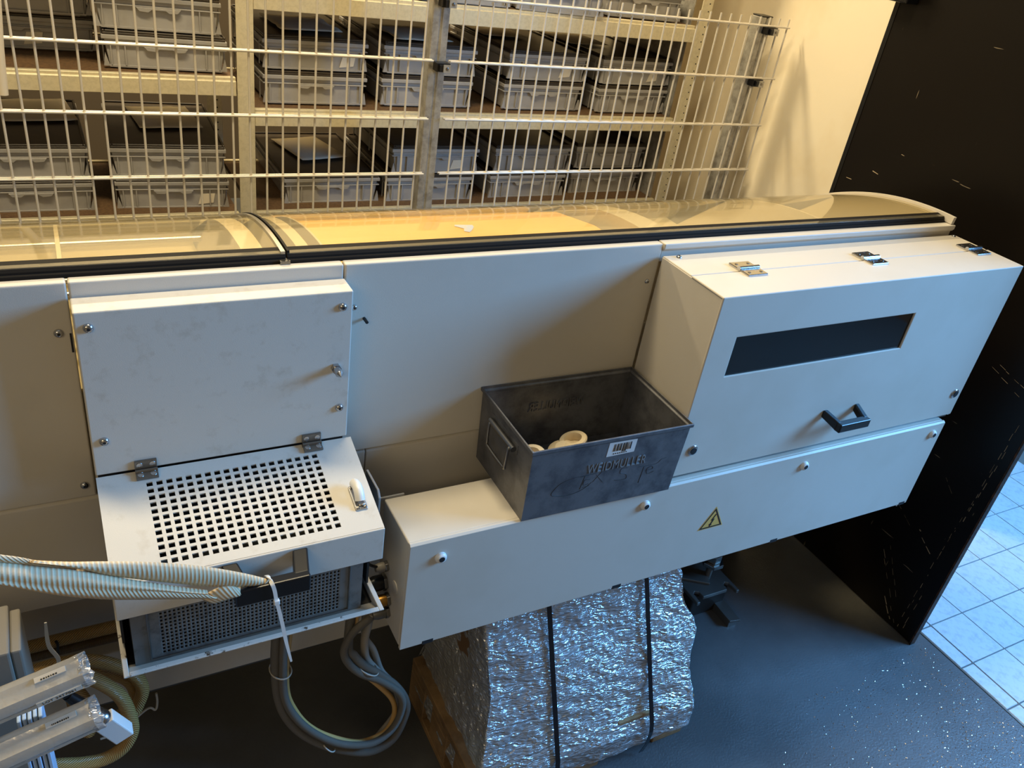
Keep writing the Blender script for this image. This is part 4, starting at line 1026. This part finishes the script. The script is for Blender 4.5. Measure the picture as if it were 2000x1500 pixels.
hose('braided_hose', HE_, .0115, 'braid', 'hindmost dark braided hose of the coil on the base beam', 'hose', G_)
cable_tie('cable_tie', [(-0.098,1.085,0.663),(-0.100,1.083,0.631),(-0.099,1.082,0.609),(-0.091,1.080,0.585),(-0.092,1.080,0.567),(-0.102,1.078,0.534),(-0.109,1.076,0.507)][::-1], 'white cable tie holding the coiled braided hoses, tail pointing up', head=(-.110, 1.074, .505), w_=.003)
cable_tie('cable_tie', [(-0.102,1.238,0.459),(-0.100,1.236,0.450),(-0.102,1.237,0.430),(-.104,1.238,.412)], 'small black cable tie around the straight hose and conduit', material='black_plastic')
G1=[(.261,1.10,.60),(0.261,1.090,0.498),(0.259,1.090,0.407),(0.266,1.090,0.298),(0.292,1.090,0.213),(0.336,1.090,0.139),(0.394,1.090,0.077),(0.467,1.090,0.028),(0.522,1.090,0.043),(0.547,1.090,0.113),(0.546,1.090,0.167),(0.520,1.090,0.227),(0.482,1.090,0.281),(0.440,1.090,0.331),(0.416,1.090,0.372),(0.404,1.090,0.404),(.41,1.10,.50),(.42,1.11,.60)]
G2=[(.276,1.09,.60),(0.274,1.080,0.511),(0.271,1.080,0.428),(0.274,1.080,0.321),(0.300,1.080,0.238),(0.344,1.080,0.164),(0.402,1.080,0.102),(0.468,1.080,0.071),(0.514,1.080,0.097),(0.534,1.080,0.159),(0.524,1.080,0.216),(0.478,1.080,0.277),(0.431,1.080,0.321),(0.402,1.080,0.366),(0.392,1.080,0.408),(0.409,1.080,0.453),(0.439,1.075,0.485),(.444,1.072,.5)]
G3=[(.291,1.11,.60),(0.289,1.100,0.491),(0.283,1.100,0.400),(0.284,1.100,0.309),(0.299,1.100,0.246),(0.327,1.100,0.182),(0.373,1.100,0.121),(0.445,1.100,0.062),(0.505,1.100,0.066),(0.526,1.100,0.120),(0.516,1.100,0.178),(0.476,1.100,0.247),(0.433,1.100,0.310),(0.411,1.100,0.363),(0.407,1.100,0.410),(0.420,1.100,0.457),(.43,1.10,.60)]
G4=[(.275,1.12,.60),(0.274,1.110,0.465),(0.272,1.110,0.379),(0.278,1.110,0.284),(0.302,1.110,0.190),(0.348,1.110,0.116),(0.407,1.110,0.052),(0.478,1.110,0.014),(0.530,1.110,0.031),(0.554,1.110,0.099),(0.547,1.110,0.157),(0.511,1.110,0.220),(0.478,1.110,0.276),(0.452,1.110,0.327),(0.446,1.110,0.384),(0.449,1.105,0.435),(.444,1.08,.53)]
G5=[(.447,1.096,.555),(0.446,1.115,0.47),(0.453,1.130,0.375),(0.476,1.130,0.319),(0.498,1.130,0.244),(0.533,1.130,0.178),(.545,1.125,.10),(.50,1.12,.03)]
GB = 'cables hanging in a loop under the drip tray'
hose('grey_conduit', G1, .0095, 'ribbed', 'outermost grey conduit of the cable loop hanging below the drip tray', 'conduit', GB)
hose('grey_conduit', G2, .0080, 'ribbed', 'ribbed conduit of the hanging cable loop ending at the brass gland', 'conduit', GB)
hose('tan_hose', G3, .0060, 'tan_hose', 'tan hose on the inside of the hanging cable loop', 'hose', GB)
hose('grey_cable', G4, .0085, 'conduit', 'smooth grey cable at the back of the hanging cable loop', 'cable', GB)
hose('grey_cable', G5, .0070, 'conduit', 'grey cable dropping straight from the large black gland', 'cable', GB)
hose('thin_black_cable', [(.40, 1.10, .645), (0.426,1.092,0.631),(0.437,1.090,0.616),(0.451,1.090,0.606),(0.463,1.091,0.600)], .0028, 'black_plastic', 'thin black cable entering the topmost cable gland', 'cable')
def ring_tie(c, rx, ry, tilt, label):
    pts = [Vector(c) + Vector((rx * math.cos(a), ry * math.sin(a), tilt * math.cos(a))) for a in [2 * math.pi * k / 20 for k in range(21)]]
    tag(obj('cable_tie', MB().tube(pts, .0016, 6, 1, caps=False), M['label_film'], smooth=60), label, 'cable tie')
ring_tie((.270, 1.095, .385), .0205, .0245, -.004, 'thin pale cable tie around the left side of the hanging cable loop')
ring_tie((.450, 1.095, .318), .024, .0245, -.018, 'pale cable tie around the right side of the hanging cable loop')
ring_tie((.372, 1.095, .105), .015, .0245, -.015, 'small pale cable tie at the bottom of the hanging cable loop')
hose('bent_wire', [(-0.057,1.19,0.213),(-0.020,1.19,0.219),(0.031,1.19,0.262),(0.046,1.19,0.253),(0.051,1.19,0.275),(0.051,1.19,0.30)], .0022, 'galv', 'thin bent wire bracket below the machine base beam', 'wire')

# ================================================================== LOWER LEFT CORNER
tag(obj('grey_enclosure', MB().box(-.36, -.136, .955, 1.05, .46, .752).box(-.136, -.122, .962, 1.045, .47, .745), M['grey_box'], bevel=.003), 'grey metal enclosure corner at the left edge above the silver bars', 'enclosure')
bs = thing('slatted_stand', 'pale blue ribbed plastic post under the silver bars', 'stand', (-.115, .86, ZF))
for k in range(5):
    x = -.131 + .0062 * k; obj('slat', MB().box(x, x + .0046, .848 + .002 * (k % 2), .885, ZF, .735), M['blue_plastic'], bs, bevel=.001, seg=1)
def foil_bar(p0, p1, r, label, lot):
    p0, p1 = Vector(p0), Vector(p1); d = (p1 - p0).normalized(); L = (p1 - p0).length
    t_ = thing('silver_bar', label, 'metal bar', p0.lerp(p1, .5), 'film-wrapped silver bars')
    up = Vector((0, 0, 1)); sd_ = d.cross(up).normalized(); up = sd_.cross(d)
    prof = []
    N = 20
    for k in range(N):
        a = 2 * math.pi * k / N; rr = r * (1.0 if k % 5 in (0, 1, 2) else .84)
        prof.append((math.cos(a) * rr, math.sin(a) * rr))
    mb = MB(); v = []; f = []; NS_ = 30
    for i in range(NS_ + 1):
        q = p0 + d * (L * i / NS_)
        for k, (a, b_) in enumerate(prof):
            w_ = 1 + .02 * noise.noise(Vector((i * .6, k * .9, p0.y * 50))) + (.05 if i == NS_ and k % 3 else 0)
            v.append(q + sd_ * a * w_ + up * b_ * w_)
    for i in range(NS_):
        for k in range(N): f.append((i * N + k, i * N + (k + 1) % N, (i + 1) * N + (k + 1) % N, (i + 1) * N + k))
    f += [tuple(range(N))[::-1], tuple(NS_ * N + k for k in range(N))]
    obj('bar_body', mb.add(v, f), M['film_bar'], t_, smooth=35)
    # torn film end
    e = MB(); ev = []; 
    for i in range(2):
        for k in range(N):
            a, b_ = prof[k]; w_ = 1.02 if i == 0 else 1.05 + .12 * noise.noise(Vector((k * 1.3, 5, p0.z * 9)))
            ev.append(p1 + d * (-.004 if i == 0 else .008 + .005 * noise.noise(Vector((k * .9, 2, 0)))) + sd_ * a * w_ + up * b_ * w_)
    obj('film_end', e.add(ev, [(k, (k + 1) % N, N + (k + 1) % N, N + k) for k in range(N)]), M['film'], t_, fix=False)
    # printed labels: a narrow one near the top, a lot number lower down
    def patch(a0, s0, s1, h, material, name):
        n_ = (sd_ * math.cos(a0) + up * math.sin(a0)); tt = n_.cross(d)
        c0 = p0 + d * s0 + n_ * (r * 1.035); c1 = p0 + d * s1 + n_ * (r * 1.035)
        v = [c0 - tt * h, c1 - tt * h, c1 + tt * h, c0 + tt * h]; v += [q - n_ * .002 for q in v]
        return obj(name, MB().add(v, [(0, 1, 2, 3), (7, 6, 5, 4), (0, 4, 5, 1), (1, 5, 6, 2), (2, 6, 7, 3), (3, 7, 4, 0)]), M[material], t_), n_, tt
    a_lab = math.radians(78)
    pt, n_, tt = patch(a_lab, L - .052, L - .016, .0038, 'label_film', 'printed_label')
    pm = MB(); sx = L - .045
    while sx < L - .026:
        wd = random.uniform(.0008, .0024); c = p0 + d * sx + n_ * (r * 1.036 + .0003)
        pm.add([c - tt * .003 , c + d * wd - tt * .003, c + d * wd - tt * .0008, c - tt * .0008], [(0, 1, 2, 3)]); sx += wd + .0009
    obj('label_print', pm, M['ink'], pt, fix=False)['kind'] = 'stuff'
    if lot:
        a2 = math.radians(-8); n2 = sd_ * math.cos(a2) + up * math.sin(a2); t2 = n2.cross(d)
        fr = Matrix((( d.x, -t2.x, n2.x, 0), (d.y, -t2.y, n2.y, 0), (d.z, -t2.z, n2.z, 0), (0, 0, 0, 1)))
        if (fr @ Vector((0, 1, 0, 0)).to_4d() if False else -t2).z < 0: fr = Matrix(((d.x, t2.x, n2.x, 0), (d.y, t2.y, n2.y, 0), (d.z, t2.z, n2.z, 0), (0, 0, 0, 1)))
        c = p0 + d * (L - .032) + n2 * (r * 1.05)
        pt2, _, _ = patch(a2, L - .058, L - .006, .0045, 'label_film', 'lot_label')
        obj('lot_print', text_mesh('lot_print', lot, .0068, .0001, M['ink'], Matrix.Translation(c) @ fr, .95), None, pt2)
    return t_
foil_bar((-.34, .815, .762), (-.046, .842, .807), .0220, 'upper film-wrapped silver bar marked with a lot number at the lower left', 'LOT 24T7061')
foil_bar((-.34, .790, .700), (-.042, .818, .747), .0225, 'lower film-wrapped silver bar at the bottom left corner', None)
pg = thing('cable_plug', 'white rectangular cable plug with a bright metal collar beside the silver bars', 'plug', (-.035, .985, .46))
ang = Matrix.Translation((-.066, .985, .575)) @ Matrix.Rotation(math.radians(152), 4, 'Y')
bx = MB().box(-.016, .016, -.012, .012, .058, .115).xform(ang); obj('plug_body', bx, M['white_plastic'], pg, bevel=.002)
obj('plug_collar', MB().lathe([(.009, .030), (.0125, .033), (.0105, .037), (.0135, .041), (.0115, .045), (.0145, .049), (.0145, .056), (.010, .0585)], (0, 0, 0), (0, 0, 1), 20).xform(ang), M['chrome'], pg, smooth=40)
obj('plug_lead', MB().tube([(-.081, .985, .602), (-.090, .985, .622), (-.100, .99, .640), (-.13, 1.0, .645)], .0065, 10, 4), M['black_plastic'], pg, smooth=60)
obj('plug_boot', MB().lathe([(.008, -.03), (.010, .0), (.0125, .020), (.011, .032)], (0, 0, 0), (0, 0, 1), 16).xform(ang), M['black_plastic'], pg, smooth=50)
